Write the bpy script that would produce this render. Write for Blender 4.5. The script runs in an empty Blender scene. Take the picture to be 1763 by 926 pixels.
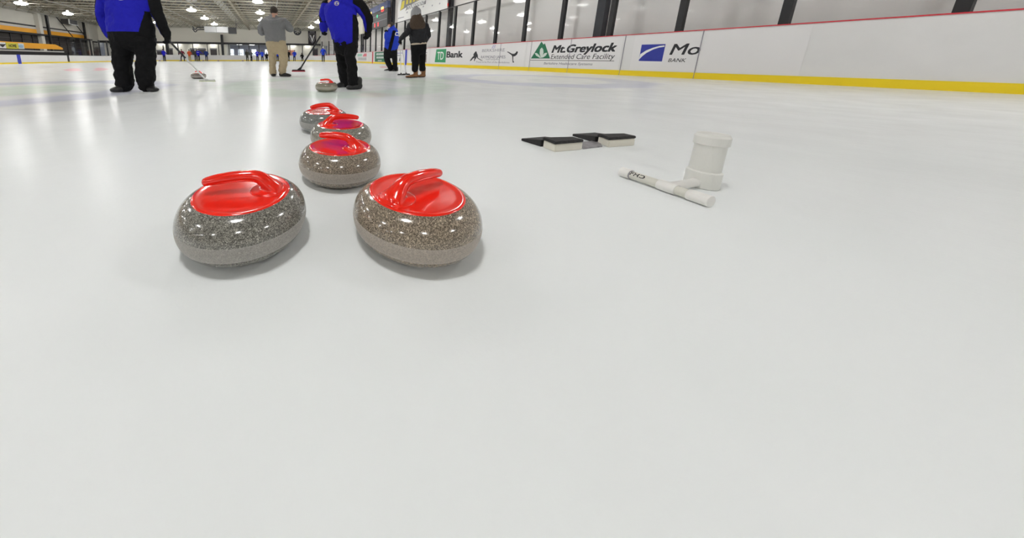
import bpy, bmesh, math, random
import numpy as np
from mathutils import Vector, Matrix
from mathutils.bvhtree import BVHTree
random.seed(7)
SC = bpy.context.scene
COL = SC.collection
PI = math.pi

# ------------------------------------------------------------------ camera, world, exposure
F_PX, PX, PY, PITCH, ROLL, H = 495.064, 592.397, 195.232, math.radians(10.777), math.radians(.171), .418
YAW = math.atan(.2546)          # the camera looks a little to the right of the rink's long axis
cy_, sy_ = math.cos(YAW), math.sin(YAW)
M3 = np.array([[cy_, sy_, 0], [-sy_, cy_, 0], [0, 0, 1]])
_F = np.array([0, math.cos(PITCH), -math.sin(PITCH)]); _U = np.array([0, math.sin(PITCH), math.cos(PITCH)]); _R = np.array([1., 0, 0])
CR = M3 @ (math.cos(ROLL)*_R + math.sin(ROLL)*_U)
CU = M3 @ (-math.sin(ROLL)*_R + math.cos(ROLL)*_U)
CF = M3 @ _F
CP = np.array([0, 0, H])
cam = bpy.data.cameras.new('camera'); camo = bpy.data.objects.new('camera', cam); COL.objects.link(camo)
camo.matrix_world = Matrix(((CR[0], CU[0], -CF[0], 0), (CR[1], CU[1], -CF[1], 0), (CR[2], CU[2], -CF[2], H), (0, 0, 0, 1)))
cam.sensor_width = 36; cam.sensor_fit = 'HORIZONTAL'; cam.lens = F_PX*36/1763
cam.shift_x = (881.5-PX)/1763; cam.shift_y = -(463-PY)/1763
cam.clip_start = .02; cam.clip_end = 300
SC.camera = camo
SC.view_settings.view_transform = 'Standard'; SC.view_settings.look = 'None'
SC.view_settings.gamma = 1; SC.view_settings.use_curve_mapping = False
SC.view_settings.exposure = 0.0
LAMP = 56.0                    # radiance of the high-bay lamps
w = bpy.data.worlds.new('world'); SC.world = w; w.use_nodes = True
w.node_tree.nodes['Background'].inputs[0].default_value = (.8, .85, 1, 1)
w.node_tree.nodes['Background'].inputs[1].default_value = .15

def ray(X, Y): return CF + (X-PX)/F_PX*CR - (Y-PY)/F_PX*CU
def gnd(X, Y, z=0.0):
    d = ray(X, Y); return CP + (z-H)/d[2]*d
def on_u(X, Y, u): d = ray(X, Y); return CP + u/d[0]*d
def on_v(X, Y, v): d = ray(X, Y); return CP + v/d[1]*d
RR = np.array([cy_, -sy_, 0]); BB = np.array([sy_, cy_, 0])   # right and away, level
def c2w(x, y, z=0): return Vector(M3 @ np.array([x, y, z]))

# ------------------------------------------------------------------ materials
MATS = {}
def mat(name, col, rough=.5, metal=0, emit=None, es=1, spec=.5, coat=0, noise=0, nscale=8, bump=0, bscale=30, alpha=1):
    if name in MATS: return MATS[name]
    m = bpy.data.materials.new(name); m.use_nodes = True; nt = m.node_tree; b = nt.nodes['Principled BSDF']
    b.inputs['Base Color'].default_value = (*col, 1); b.inputs['Roughness'].default_value = rough
    b.inputs['Metallic'].default_value = metal; b.inputs['Specular IOR Level'].default_value = spec
    b.inputs['Coat Weight'].default_value = coat; b.inputs['Coat Roughness'].default_value = .05
    if emit: b.inputs['Emission Color'].default_value = (*emit, 1); b.inputs['Emission Strength'].default_value = es
    if alpha < 1: b.inputs['Alpha'].default_value = alpha
    tc = nt.nodes.new('ShaderNodeTexCoord')
    if noise:
        n = nt.nodes.new('ShaderNodeTexNoise'); n.inputs['Scale'].default_value = nscale; n.inputs['Detail'].default_value = 4
        nt.links.new(tc.outputs['Object'], n.inputs['Vector'])
        mx = nt.nodes.new('ShaderNodeMix'); mx.data_type = 'RGBA'
        mx.inputs[6].default_value = (*[max(0, c*(1-noise)) for c in col], 1); mx.inputs[7].default_value = (*[min(1, c*(1+noise)) for c in col], 1)
        nt.links.new(n.outputs['Fac'], mx.inputs[0]); nt.links.new(mx.outputs[2], b.inputs['Base Color'])
    if bump:
        n = nt.nodes.new('ShaderNodeTexNoise'); n.inputs['Scale'].default_value = bscale; n.inputs['Detail'].default_value = 5
        nt.links.new(tc.outputs['Object'], n.inputs['Vector'])
        bp = nt.nodes.new('ShaderNodeBump'); bp.inputs['Strength'].default_value = bump; bp.inputs['Distance'].default_value = .02
        nt.links.new(n.outputs['Fac'], bp.inputs['Height']); nt.links.new(bp.outputs[0], b.inputs['Normal'])
    MATS[name] = m; return m

def math_node(nt, op, a, b=None):
    n = nt.nodes.new('ShaderNodeMath'); n.operation = op
    for i, v in enumerate((a, b)):
        if v is None: continue
        if isinstance(v, (int, float)): n.inputs[i].default_value = v
        else: nt.links.new(v, n.inputs[i])
    return n.outputs[0]

def ice_material():
    m = bpy.data.materials.new('ice'); m.use_nodes = True; nt = m.node_tree; b = nt.nodes['Principled BSDF']; L = nt.links
    tc = nt.nodes.new('ShaderNodeTexCoord'); sep = nt.nodes.new('ShaderNodeSeparateXYZ'); L.new(tc.outputs['Object'], sep.inputs[0])
    n1 = nt.nodes.new('ShaderNodeTexNoise'); n1.inputs['Scale'].default_value = .9; n1.inputs['Detail'].default_value = 5; L.new(tc.outputs['Object'], n1.inputs['Vector'])
    base = nt.nodes.new('ShaderNodeMix'); base.data_type = 'RGBA'; L.new(n1.outputs['Fac'], base.inputs[0])
    base.inputs[6].default_value = (.80, .835, .83, 1); base.inputs[7].default_value = (.86, .875, .88, 1)
    cur = base.outputs[2]
    nz = nt.nodes.new('ShaderNodeTexNoise'); nz.inputs['Scale'].default_value = 1.6; nz.inputs['Detail'].default_value = 6; L.new(tc.outputs['Object'], nz.inputs['Vector'])
    wob = math_node(nt, 'MULTIPLY', math_node(nt, 'SUBTRACT', nz.outputs['Fac'], .5), .5)
    def dist(cx, cyy, sx=1, sy=1, ang=0):
        ax = math_node(nt, 'SUBTRACT', sep.outputs[0], cx); ay = math_node(nt, 'SUBTRACT', sep.outputs[1], cyy)
        ca, sa = math.cos(ang), math.sin(ang)      # long axis of a slanted mark
        dx = math_node(nt, 'MULTIPLY', math_node(nt, 'ADD', math_node(nt, 'MULTIPLY', ax, ca), math_node(nt, 'MULTIPLY', ay, sa)), sx)
        dy = math_node(nt, 'MULTIPLY', math_node(nt, 'ADD', math_node(nt, 'MULTIPLY', ax, -sa), math_node(nt, 'MULTIPLY', ay, ca)), sy)
        r = math_node(nt, 'SQRT', math_node(nt, 'ADD', math_node(nt, 'MULTIPLY', dx, dx), math_node(nt, 'MULTIPLY', dy, dy)))
        return math_node(nt, 'ADD', r, wob)
    def band(cx, cyy, r0, r1, col, amt, sx=1, sy=1, soft=.12, ang=0):
        nonlocal cur
        r = dist(cx, cyy, sx, sy, ang)
        def step(e, inv):
            mr = nt.nodes.new('ShaderNodeMapRange'); mr.interpolation_type = 'SMOOTHSTEP'; L.new(r, mr.inputs[0])
            mr.inputs[1].default_value = e-soft; mr.inputs[2].default_value = e+soft
            mr.inputs[3].default_value = 1 if inv else 0; mr.inputs[4].default_value = 0 if inv else 1
            return mr.outputs[0]
        f = step(r1, True)
        if r0 > 0: f = math_node(nt, 'MULTIPLY', f, step(r0, False))
        f = math_node(nt, 'MULTIPLY', f, amt)
        mx = nt.nodes.new('ShaderNodeMix'); mx.data_type = 'RGBA'; L.new(f, mx.inputs[0]); L.new(cur, mx.inputs[6]); mx.inputs[7].default_value = (*col, 1)
        cur = mx.outputs[2]
    # painted rings under the ice and worn pink spots
    blue, green, pink = (.40, .43, .68), (.50, .74, .52), (.95, .38, .45)
    band(-3.3, 4.6, 1.22, 1.83, blue, .40); band(-3.3, 4.6, .0, .75, green, .35)
    band(1.1, 4.8, 1.22, 1.83, green, .28); band(1.2, 3.2, 0, .22, pink, .12)
    band(5.4, 5.0, 1.25, 1.9, blue, .40); band(3.1, 5.2, 0, .5, green, .2)
    for (x, y) in ((-6.9, 12.6), (-6.35, 13.2), (5.8, 14.4)): band(x, y, 0, .20, pink, .6, 1, .11, .05, -math.atan2(x, y))
    L.new(cur, b.inputs['Base Color'])
    # gloss and fine pebble
    n2 = nt.nodes.new('ShaderNodeTexNoise'); n2.inputs['Scale'].default_value = 3; n2.inputs['Detail'].default_value = 6; L.new(tc.outputs['Object'], n2.inputs['Vector'])
    mr = nt.nodes.new('ShaderNodeMapRange'); L.new(n2.outputs['Fac'], mr.inputs[0]); mr.inputs[3].default_value = .12; mr.inputs[4].default_value = .30
    L.new(mr.outputs[0], b.inputs['Roughness']); b.inputs['IOR'].default_value = 1.075; b.inputs['Specular IOR Level'].default_value = .5
    n3 = nt.nodes.new('ShaderNodeTexNoise'); n3.inputs['Scale'].default_value = 55; n3.inputs['Detail'].default_value = 3; L.new(tc.outputs['Object'], n3.inputs['Vector'])
    n4 = nt.nodes.new('ShaderNodeTexNoise'); n4.inputs['Scale'].default_value = 4; n4.inputs['Detail'].default_value = 2; L.new(tc.outputs['Object'], n4.inputs['Vector'])
    hh = math_node(nt, 'ADD', math_node(nt, 'MULTIPLY', n3.outputs['Fac'], .16), n4.outputs['Fac'])
    bp = nt.nodes.new('ShaderNodeBump'); bp.inputs['Strength'].default_value = .12; bp.inputs['Distance'].default_value = .02
    L.new(hh, bp.inputs['Height']); L.new(bp.outputs[0], b.inputs['Normal'])
    return m
M_ICE = ice_material()

def granite(name, rough, light):
    m = bpy.data.materials.new(name); m.use_nodes = True; nt = m.node_tree; b = nt.nodes['Principled BSDF']; L = nt.links
    tc = nt.nodes.new('ShaderNodeTexCoord'); oi = nt.nodes.new('ShaderNodeObjectInfo')
    v = nt.nodes.new('ShaderNodeTexVoronoi'); v.inputs['Scale'].default_value = 600; v.inputs['Randomness'].default_value = 1; L.new(tc.outputs['Object'], v.inputs['Vector'])
    n = nt.nodes.new('ShaderNodeTexNoise'); n.inputs['Scale'].default_value = 200; n.inputs['Detail'].default_value = 6; L.new(tc.outputs['Object'], n.inputs['Vector'])
    sx = nt.nodes.new('ShaderNodeSeparateColor'); L.new(v.outputs['Color'], sx.inputs[0])
    s = math_node(nt, 'ADD', math_node(nt, 'MULTIPLY', sx.outputs[0], .62), math_node(nt, 'MULTIPLY', n.outputs['Fac'], .38))
    r = nt.nodes.new('ShaderNodeValToRGB'); L.new(s, r.inputs[0]); e = r.color_ramp.elements
    cols = [(0, .12), (.25, .25), (.45, .50), (.62, .75), (.78, 1.15), (.9, 2.5)] if not light else [(0, .72), (.3, .85), (.5, 1.0), (.7, 1.15), (.85, 1.35), (.95, 1.7)]
    e[0].position = cols[0][0]; e[0].color = (*[cols[0][1]/3]*3, 1); e[1].position = cols[-1][0]; e[1].color = (*[cols[-1][1]/3]*3, 1)
    for p, c in cols[1:-1]:
        q = e.new(p); q.color = (c/3, c/3, c/3, 1)
    mx = nt.nodes.new('ShaderNodeVectorMath'); mx.operation = 'MULTIPLY'; L.new(r.outputs[0], mx.inputs[0]); L.new(oi.outputs['Color'], mx.inputs[1])
    # scattered ochre and white grains
    if light:      # ground band: greyer than the polished stone
        mg = nt.nodes.new('ShaderNodeMix'); mg.data_type = 'RGBA'; mg.inputs[0].default_value = .5; L.new(oi.outputs['Color'], mg.inputs[6]); mg.inputs[7].default_value = (.40, .375, .355, 1); L.new(mg.outputs[2], mx.inputs[1])
    sc = nt.nodes.new('ShaderNodeVectorMath'); sc.operation = 'SCALE'; L.new(mx.outputs[0], sc.inputs[0]); sc.inputs['Scale'].default_value = 3
    L.new(sc.outputs[0], b.inputs['Base Color']); b.inputs['Roughness'].default_value = rough
    b.inputs['Coat Weight'].default_value = .0 if light else .6; b.inputs['Coat Roughness'].default_value = .06
    return m
M_GRAN = granite('polished_granite', .16, False); M_BAND = granite('worn_granite_band', .42, True)

def glass_material(name, tint=(.97, .98, .98), refl=.10):
    m = bpy.data.materials.new(name); m.use_nodes = True; nt = m.node_tree; L = nt.links
    nt.nodes.remove(nt.nodes['Principled BSDF']); out = nt.nodes['Material Output']
    tr = nt.nodes.new('ShaderNodeBsdfTransparent'); tr.inputs[0].default_value = (*tint, 1)
    gl = nt.nodes.new('ShaderNodeBsdfGlossy'); gl.inputs['Roughness'].default_value = .04
    fr = nt.nodes.new('ShaderNodeFresnel'); fr.inputs[0].default_value = 1.45
    mx = nt.nodes.new('ShaderNodeMixShader'); L.new(math_node(nt, 'MULTIPLY', fr.outputs[0], .10), mx.inputs[0]); L.new(tr.outputs[0], mx.inputs[1]); L.new(gl.outputs[0], mx.inputs[2])
    L.new(mx.outputs[0], out.inputs[0]); return m
M_GLASS = glass_material('shield_acrylic')

white_board = mat('white_board', (.76, .755, .75), .28, noise=.05, nscale=3)
yellow_kick = mat('yellow_kick', (.88, .66, .01), .35)
red_cap = mat('red_cap', (.62, .03, .05), .35)
blk = mat('black_metal', (.012, .012, .014), .45)
blk_soft = mat('black_rubber', (.015, .014, .015), .6, bump=.2, bscale=80)
wall_beige = mat('wall_beige', (.70, .68, .61), .8, noise=.06, nscale=1.5)
wall_cream = mat('wall_cream', (.92, .89, .79), .8)
wall_pink = mat('wall_grey', (.90, .86, .84), .8, noise=.05, nscale=2)
concrete = mat('concrete', (.3, .3, .3), .8, noise=.2)
deckm = mat('roof_deck', (.12, .115, .105), .75, noise=.25, nscale=1)
joistm = mat('joist_steel', (.34, .30, .22), .6, noise=.3, nscale=2)
joistl = mat('joist_chord', (.62, .60, .50), .55)
orange = mat('orange_band', (.92, .42, .02), .5)
red_pl = mat('red_plastic', (.90, .022, .010), .16, coat=.7)
blue = mat('royal_blue_fabric', (.016, .016, .46), .75, spec=.2, bump=.7, bscale=7)
blue2 = mat('mid_blue_fabric', (.018, .05, .50), .75, spec=.2, bump=.6, bscale=8)
blackf = mat('black_fabric', (.007, .007, .008), .85, spec=.2, bump=.7, bscale=9)
charf = mat('charcoal_quilt', (.018, .018, .022), .6, spec=.3, bump=.3, bscale=20)
hoodie = mat('grey_marl', (.23, .23, .235), .95, spec=.1, bump=.3, bscale=30, noise=.08, nscale=60)
khaki = mat('khaki_twill', (.50, .41, .27), .9, spec=.1, bump=.4, bscale=18, noise=.08)
skin = mat('skin', (.62, .36, .26), .55)
hair_d = mat('dark_hair', (.035, .024, .016), .7, bump=.6, bscale=120)
hair_b = mat('brown_hair', (.06, .035, .018), .6, bump=.6, bscale=90)
knit = mat('grey_knit', (.36, .36, .37), .95, bump=.6, bscale=90)
tan = mat('tan_leather', (.26, .12, .045), .6, bump=.2)
brown_sole = mat('brown_rubber', (.035, .022, .018), .6)
white_cl = mat('white_cloth', (.85, .85, .85), .8)
cream_cl = mat('cream_cloth', (.62, .52, .40), .9)
black_sh = mat('black_leather', (.012, .012, .013), .35)
silver = mat('galvanised', (.62, .63, .65), .35, metal=.6)
dgrey = mat('dark_grey_metal', (.08, .08, .085), .5)
ink = mat('black_print', (.015, .015, .02), .4)
inkg = mat('grey_print', (.30, .29, .33), .5)
gprint = mat('green_print', (.03, .32, .13), .4)
gprint2 = mat('deep_green_print', (.01, .16, .075), .4)
bprint = mat('blue_print', (.02, .035, .33), .4)
bstripe = mat('blue_stripe', (.03, .05, .50), .4)
wprint = mat('white_print', (.86, .87, .86), .4)
pvc = mat('white_pvc', (.84, .83, .80), .3)
pvc2 = mat('aged_pvc', (.70, .69, .62), .35)
lampm = mat('lamp_lens', (1, 1, 1), .5, emit=(1, .99, .975), es=LAMP)
softl = mat('panel_light', (1, 1, 1), .5, emit=(1, .98, .95), es=6)
winl = mat('daylit_window', (1, 1, 1), .5, emit=(.85, .93, 1), es=1.3)

# ------------------------------------------------------------------ mesh helpers
def link(name, me, m=None, parent=None, mats=None):
    o = bpy.data.objects.new(name, me); COL.objects.link(o)
    for mm in (mats or ([m] if m else [])): me.materials.append(mm)
    if parent: o.parent = parent
    return o
def obj(name, bm, m=None, parent=None, mats=None, smooth=False):
    me = bpy.data.meshes.new(name); bm.normal_update(); bm.to_mesh(me); bm.free()
    if smooth:
        for p in me.polygons: p.use_smooth = True
    return link(name, me, m, parent, mats)
def tag(o, label, cat=None, group=None, kind=None):
    if label: o['label'] = label
    if cat: o['category'] = cat
    if group: o['group'] = group
    if kind: o['kind'] = kind
    return o
def thing(name, label, cat, loc=(0, 0, 0), rz=0, group=None):
    o = bpy.data.objects.new(name, None); COL.objects.link(o); o.location = loc; o.rotation_euler = (0, 0, rz)
    o.empty_display_size = .1
    return tag(o, label, cat, group)
def struct(name, bm, m=None, parent=None, mats=None):
    o = obj(name, bm, m, parent, mats)
    if not parent: o['kind'] = 'structure'
    return o
def box(bm, x0, x1, y0, y1, z0, z1, mi=0):
    v = [bm.verts.new((x, y, z)) for x in (x0, x1) for y in (y0, y1) for z in (z0, z1)]
    for f in ((0, 1, 3, 2), (4, 6, 7, 5), (0, 4, 5, 1), (2, 3, 7, 6), (0, 2, 6, 4), (1, 5, 7, 3)):
        bm.faces.new([v[i] for i in f]).material_index = mi
def boxm(*a, **k): bm = bmesh.new(); box(bm, *a, **k); return bm
def rbox(x0, x1, y0, y1, z0, z1, r=.01, seg=2):
    bm = boxm(x0, x1, y0, y1, z0, z1); bmesh.ops.bevel(bm, geom=bm.edges[:], offset=r, segments=seg, affect='EDGES'); return bm
def bar(bm, a, b, r, n=4, mi=0, r2=None):
    a, b = Vector(a), Vector(b); t = (b-a).normalized(); s = t.orthogonal().normalized() if abs(t.z) > .99 else t.cross(Vector((0, 0, 1))).normalized(); q = t.cross(s)
    rings = []
    for p, rr in ((a, r), (b, r2 or r)):
        rings.append([bm.verts.new(p+(s*math.cos(k*2*PI/n+PI/n)+q*math.sin(k*2*PI/n+PI/n))*rr) for k in range(n)])
    for k in range(n): bm.faces.new((rings[0][k], rings[0][(k+1) % n], rings[1][(k+1) % n], rings[1][k])).material_index = mi
    bm.faces.new(rings[0][::-1]).material_index = mi; bm.faces.new(rings[1]).material_index = mi
def lathe(bm, prof, n=64, cx=0, cyy=0, z0=0, mi=None):
    rings = []
    for r, z in prof:
        if r < 1e-5: rings.append([bm.verts.new((cx, cyy, z0+z))])
        else: rings.append([bm.verts.new((cx+r*math.cos(2*PI*k/n), cyy+r*math.sin(2*PI*k/n), z0+z)) for k in range(n)])
    for i in range(len(rings)-1):
        A, B = rings[i], rings[i+1]
        for k in range(n):
            k2 = (k+1) % n
            if len(A) == 1 and len(B) == 1: continue
            if len(A) == 1: f = bm.faces.new((A[0], B[k2], B[k]))
            elif len(B) == 1: f = bm.faces.new((A[k], A[k2], B[0]))
            else: f = bm.faces.new((A[k], A[k2], B[k2], B[k]))
            if mi: f.material_index = mi[i]
def cat(pts, rads, sub=4):
    P = [Vector(p) for p in pts]; R = [(r, r) if isinstance(r, (int, float)) else r for r in rads]
    if len(P) == 2 or sub < 2: return P, R
    oP, oR = [], []
    for i in range(len(P)-1):
        p0, p1, p2, p3 = P[max(i-1, 0)], P[i], P[i+1], P[min(i+2, len(P)-1)]
        for k in range(sub):
            t = k/sub
            oP.append(.5*((2*p1)+(p2-p0)*t+(2*p0-5*p1+4*p2-p3)*t*t+(3*p1-p0-3*p2+p3)*t**3))
            oR.append(tuple(R[i][j]*(1-t)+R[i+1][j]*t for j in (0, 1)))
    oP.append(P[-1]); oR.append(R[-1]); return oP, oR
def tube(bm, pts, rads, n=16, side=(1, 0, 0), sub=4, round_ends=True, sq=1.0):
    """elliptical sweep; radii (a along side, b across)"""
    P, R = cat(pts, rads, sub); side = Vector(side)
    T = [(P[min(i+1, len(P)-1)]-P[max(i-1, 0)]).normalized() for i in range(len(P))]
    if round_ends:
        r0, r1 = min(R[0]), min(R[-1])
        P = [P[0]-T[0]*r0*.8, P[0]-T[0]*r0*.5]+P+[P[-1]+T[-1]*r1*.5, P[-1]+T[-1]*r1*.8]
        R = [tuple(c*.45 for c in R[0]), tuple(c*.85 for c in R[0])]+R+[tuple(c*.85 for c in R[-1]), tuple(c*.45 for c in R[-1])]
        T = [T[0]]*2+T+[T[-1]]*2
    rings = []
    for p, (a, b), t in zip(P, R, T):
        s = side-t*side.dot(t)
        if s.length < .05: s = t.orthogonal()
        s.normalize(); q = t.cross(s)
        ring = []
        for k in range(n):
            c, d = math.cos(2*PI*k/n), math.sin(2*PI*k/n)
            c, d = math.copysign(abs(c)**sq, c), math.copysign(abs(d)**sq, d)
            ring.append(bm.verts.new(p+s*a*c+q*b*d))
        rings.append(ring)
    for A, B in zip(rings, rings[1:]):
        for k in range(n): bm.faces.new((A[k], A[(k+1) % n], B[(k+1) % n], B[k]))
    bm.faces.new(rings[0][::-1]); bm.faces.new(rings[-1])
def ellipsoid(bm, c, r, n=20, rot=None):
    mt = Matrix.Translation(c) @ (rot.to_4x4() if rot else Matrix()) @ Matrix.Diagonal((*r, 1))
    bmesh.ops.create_uvsphere(bm, u_segments=n, v_segments=n//2+2, radius=1, matrix=mt)
def organic(name, bm, voxel, mats, parent, wrinkle=0, colour=None, smooth=3, wsize=.11):
    """one continuous surface out of overlapping limbs"""
    me = bpy.data.meshes.new(name); bm.to_mesh(me); bm.free(); o = bpy.data.objects.new(name, me); COL.objects.link(o)
    r = o.modifiers.new('r', 'REMESH'); r.mode = 'VOXEL'; r.voxel_size = voxel
    if smooth: s = o.modifiers.new('s', 'SMOOTH'); s.factor = .5; s.iterations = smooth
    if wrinkle:
        tx = bpy.data.textures.new('folds', 'CLOUDS'); tx.noise_scale = wsize
        d = o.modifiers.new('d', 'DISPLACE'); d.texture = tx; d.strength = wrinkle; d.mid_level = .5; d.texture_coords = 'LOCAL'
    dg = bpy.context.evaluated_depsgraph_get(); dg.update()
    nm = bpy.data.meshes.new_from_object(o.evaluated_get(dg)); o.modifiers.clear(); o.data = nm; nm.name = name
    nm.materials.clear()
    for m in (mats if isinstance(mats, (list, tuple)) else [mats]): nm.materials.append(m)
    for p in nm.polygons:
        p.use_smooth = True; p.material_index = colour(p.center) if colour else 0
    o.parent = parent; return o
def copy_tree(o, parent=None):
    c = o.copy(); COL.objects.link(c)
    if parent: c.parent = parent
    for ch in list(o.children): copy_tree(ch, c)
    return c
def text_mesh(s, bold=0.0, shear=0.0, align='LEFT'):
    cu = bpy.data.curves.new('t', 'FONT'); cu.body = s; cu.shear = shear; cu.align_x = align; cu.extrude = .002; cu.resolution_u = 3
    o = bpy.data.objects.new('t', cu); COL.objects.link(o); dg = bpy.context.evaluated_depsgraph_get(); dg.update()
    me = bpy.data.meshes.new_from_object(o.evaluated_get(dg)); bpy.data.objects.remove(o)
    if bold > 0:
        bm = bmesh.new(); k_ = 0
        for dx, dy in ((-1, -.7), (1, -.7), (1, .7), (-1, .7), (0, 0)):
            n0 = len(bm.verts); bm.from_mesh(me); bm.verts.ensure_lookup_table(); k_ += 1
            bmesh.ops.translate(bm, vec=(dx*bold, dy*bold, k_*.0002), verts=bm.verts[n0:])
        bm.to_mesh(me); bm.free()
    return me
def place_text(name, s, A, B, h, nrm, m, parent, bold=0, shear=0, flip=False):
    """text from baseline start A to end B (world), capital height h, facing nrm"""
    me = text_mesh(s, bold, shear); co = np.array([v.co[:] for v in me.vertices])
    x0, x1 = co[:, 0].min(), co[:, 0].max(); ref = text_mesh('H', bold, 0); hc = max(v.co.y for v in ref.vertices)
    A, B = Vector(A), Vector(B); ex = (B-A); Lx = ex.length; ex.normalize(); nrm = Vector(nrm).normalized(); ez = nrm.cross(ex).normalized()
    for v in me.vertices:
        p = v.co; v.co = A+ex*((p.x-x0)/(x1-x0)*Lx)+ez*(p.y/hc*h)+nrm*(.002+p.z*.5)
    me.update(); return link(name, me, m, parent)
def poly(bm, pts, nrm, th=.003, mi=0):
    nrm = Vector(nrm).normalized(); P = [Vector(p) for p in pts]
    a = [bm.verts.new(p) for p in P]; b = [bm.verts.new(p+nrm*th) for p in P]
    f1 = bm.faces.new(a); f2 = bm.faces.new(b[::-1]); f1.material_index = f2.material_index = mi
    for i in range(len(P)): bm.faces.new((a[i], b[i], b[(i+1) % len(P)], a[(i+1) % len(P)])).material_index = mi
    return bm

# ------------------------------------------------------------------ the setting
UR, UL, VF, VN, RC = 9.183, -16.8, 49.0, -9.0, 8.0
WL, WR, WF, WB = -24.2, 9.85, 51.0, -12.0
ZD = 5.85
def V(v): return .6625*v-1.28      # along the right boards
def arc(cx, cyy, r, a0, a1, n): return [(cx+r*math.cos(a0+(a1-a0)*k/n), cyy+r*math.sin(a0+(a1-a0)*k/n)) for k in range(n+1)]
outline = arc(UR-RC, VN+RC, RC, -PI/2, 0, 10)+arc(UR-RC, VF-RC, RC, 0, PI/2, 12)+arc(UL+RC, VF-RC, RC, PI/2, PI, 12)+arc(UL+RC, VN+RC, RC, PI, 1.5*PI, 10)
bm = bmesh.new(); top = [bm.verts.new((x, y, 0)) for x, y in outline]; bot = [bm.verts.new((x, y, -.04)) for x, y in outline]
bm.faces.new(top); bm.faces.new(bot[::-1])
for i in range(len(top)): bm.faces.new((top[i], bot[i], bot[(i+1) % len(top)], top[(i+1) % len(top)]))
ice = struct('floor', bm, M_ICE); ice['label'] = 'white ice sheet with faint painted rings'
struct('floor_concrete', boxm(WL-.2, WR+.2, WB-.2, 59, -.25, -.045), concrete)
struct('ceiling', boxm(WL-.2, WR+.2, WB-.2, 51.2, ZD, ZD+.15), deckm)
struct('wall_left', boxm(WL-.2, WL, WB, WF, -.04, ZD), wall_beige)
struct('wall_right', boxm(WR, WR+.2, WB, WF, -.04, ZD), wall_pink)
struct('wall_back', boxm(WL, WR, WB-.2, WB, -.04, ZD), wall_beige)
WK, WM = 52.2, 57.0
struct('wall_far', boxm(WL, WR, WF, WF+.2, 2.78, ZD), wall_cream)
struct('trim_1', boxm(WL, 9.3, WF-.35, WF, 2.62, 2.92), blk)
struct('wall_far_lower_left', boxm(WL, -6.9, WK, WK+.2, -.04, 2.78), wall_cream)
struct('wall_far_lower_right', boxm(3.2, WR, WK, WK+.2, -.04, 2.78), wall_cream)
struct('wall_lobby', boxm(-6.9, 3.2, WM, WM+.2, -.04, 2.78), mat('lobby_blue_grey', (.36, .38, .46), .8))
struct('wall_lobby_left', boxm(-7.0, -6.9, WK+.2, WM, -.04, 2.78), wall_beige); struct('wall_lobby_right', boxm(3.2, 3.3, WK+.2, WM, -.04, 2.78), wall_beige)
struct('ceiling_lobby', boxm(WL, WR, WF+.2, WM+.2, 2.8, 2.9), mat('lobby_ceiling', (.5, .5, .5), .8))

# upper part of the left wall: stripe, orange band, ledge, dark window band
def lw(X, Y): return on_u(X, Y, WL)
struct('trim_2', boxm(WL, WL+.06, WB, 48.4, 3.66, 3.80), blk)
struct('trim_3', boxm(WL, WL+.05, WB, 48.4, 2.95, 3.42), orange)
struct('trim_4', boxm(WL, WL+.5, WB, 48.4, 2.76, 2.95), blk)
bm = boxm(WL, WL+.04, WB, 48.4, 3.42, 3.55); struct('trim_5', bm, mat('pale_stripe', (.62, .60, .62), .6))
wn = struct('window_1', boxm(WL, WL+.05, 10, 50.5, .75, 2.76), mat('dark_window', (.045, .04, .042), .12))
bm = bmesh.new()
for v in np.arange(10, 50.4, 1.35): box(bm, WL+.05, WL+.12, v-.05, v+.05, .75, 2.76)
for z in (1.25, 1.8, 2.3): box(bm, WL+.05, WL+.1, 10, 50.5, z-.02, z+.02)
obj('window_frame', bm, mat('frame_dark', (.03, .028, .03), .5), wn)
struct('trim_6', boxm(WL, WL+.8, 10, 50.5, -.04, .75), mat('dark_bleacher', (.03, .03, .032), .7))
for v, nm in ((39.6, 'pale'), (48.4, 'pale')):
    tag(obj('wall_pilaster', boxm(WL, WL+.4, v-.45, v, -.04, ZD), wall_beige), 'pale wall pilaster crossing the orange band, ' + ('left one' if v < 42 else 'right one near the corner'), kind='structure')

# roof joists: open-web, spanning the rink
def joist_bm():
    bm = bmesh.new(); z0, z1 = 5.05, 5.78; x = WL
    for yy in (-.05, .05):
        box(bm, WL, WR, yy-.02, yy+.02, z0, z0+.05, 1)
    box(bm, WL, WR, -.05, .05, z1, z1+.06, 0)
    k = 0; st = .62
    while x+st < WR:
        a, b = (x, 0, z0+.03), (x+st, 0, z1)
        if k % 2: a, b = (x, 0, z1), (x+st, 0, z0+.03)
        bar(bm, a, b, .034, 4, 0); x += st; k += 1
    return bm
jv = [v for v in np.arange(-11, 50.6, 1.5)]
j0 = None
for i, v in enumerate(jv):
    if j0 is None: j = j0 = obj('roof_joist', joist_bm(), mats=[joistm, joistl])
    else: j = j0.copy(); COL.objects.link(j)
    j.location = (0, v, 0); j['kind'] = 'structure'
for u in (-18.9, -10.3, -3.0, 3.4):
    bm = bmesh.new()
    for z in (4.97, 5.66): box(bm, u-.09, u+.09, WB, WF, z, z+.07, 0)
    y, k = WB, 0
    while y+.9 < WF:
        a, b = (u, y, 5.02), (u, y+.9, 5.68)
        if k % 2: a, b = (u, y, 5.68), (u, y+.9, 5.02)
        bar(bm, a, b, .045, 4, 0)
        bar(bm, (u, y, 5.0), (u, y, 5.70), .03, 4, 0)
        y += .9; k += 1
    o = obj('roof_girder', bm, mats=[joistm]); o['kind'] = 'structure'
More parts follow.
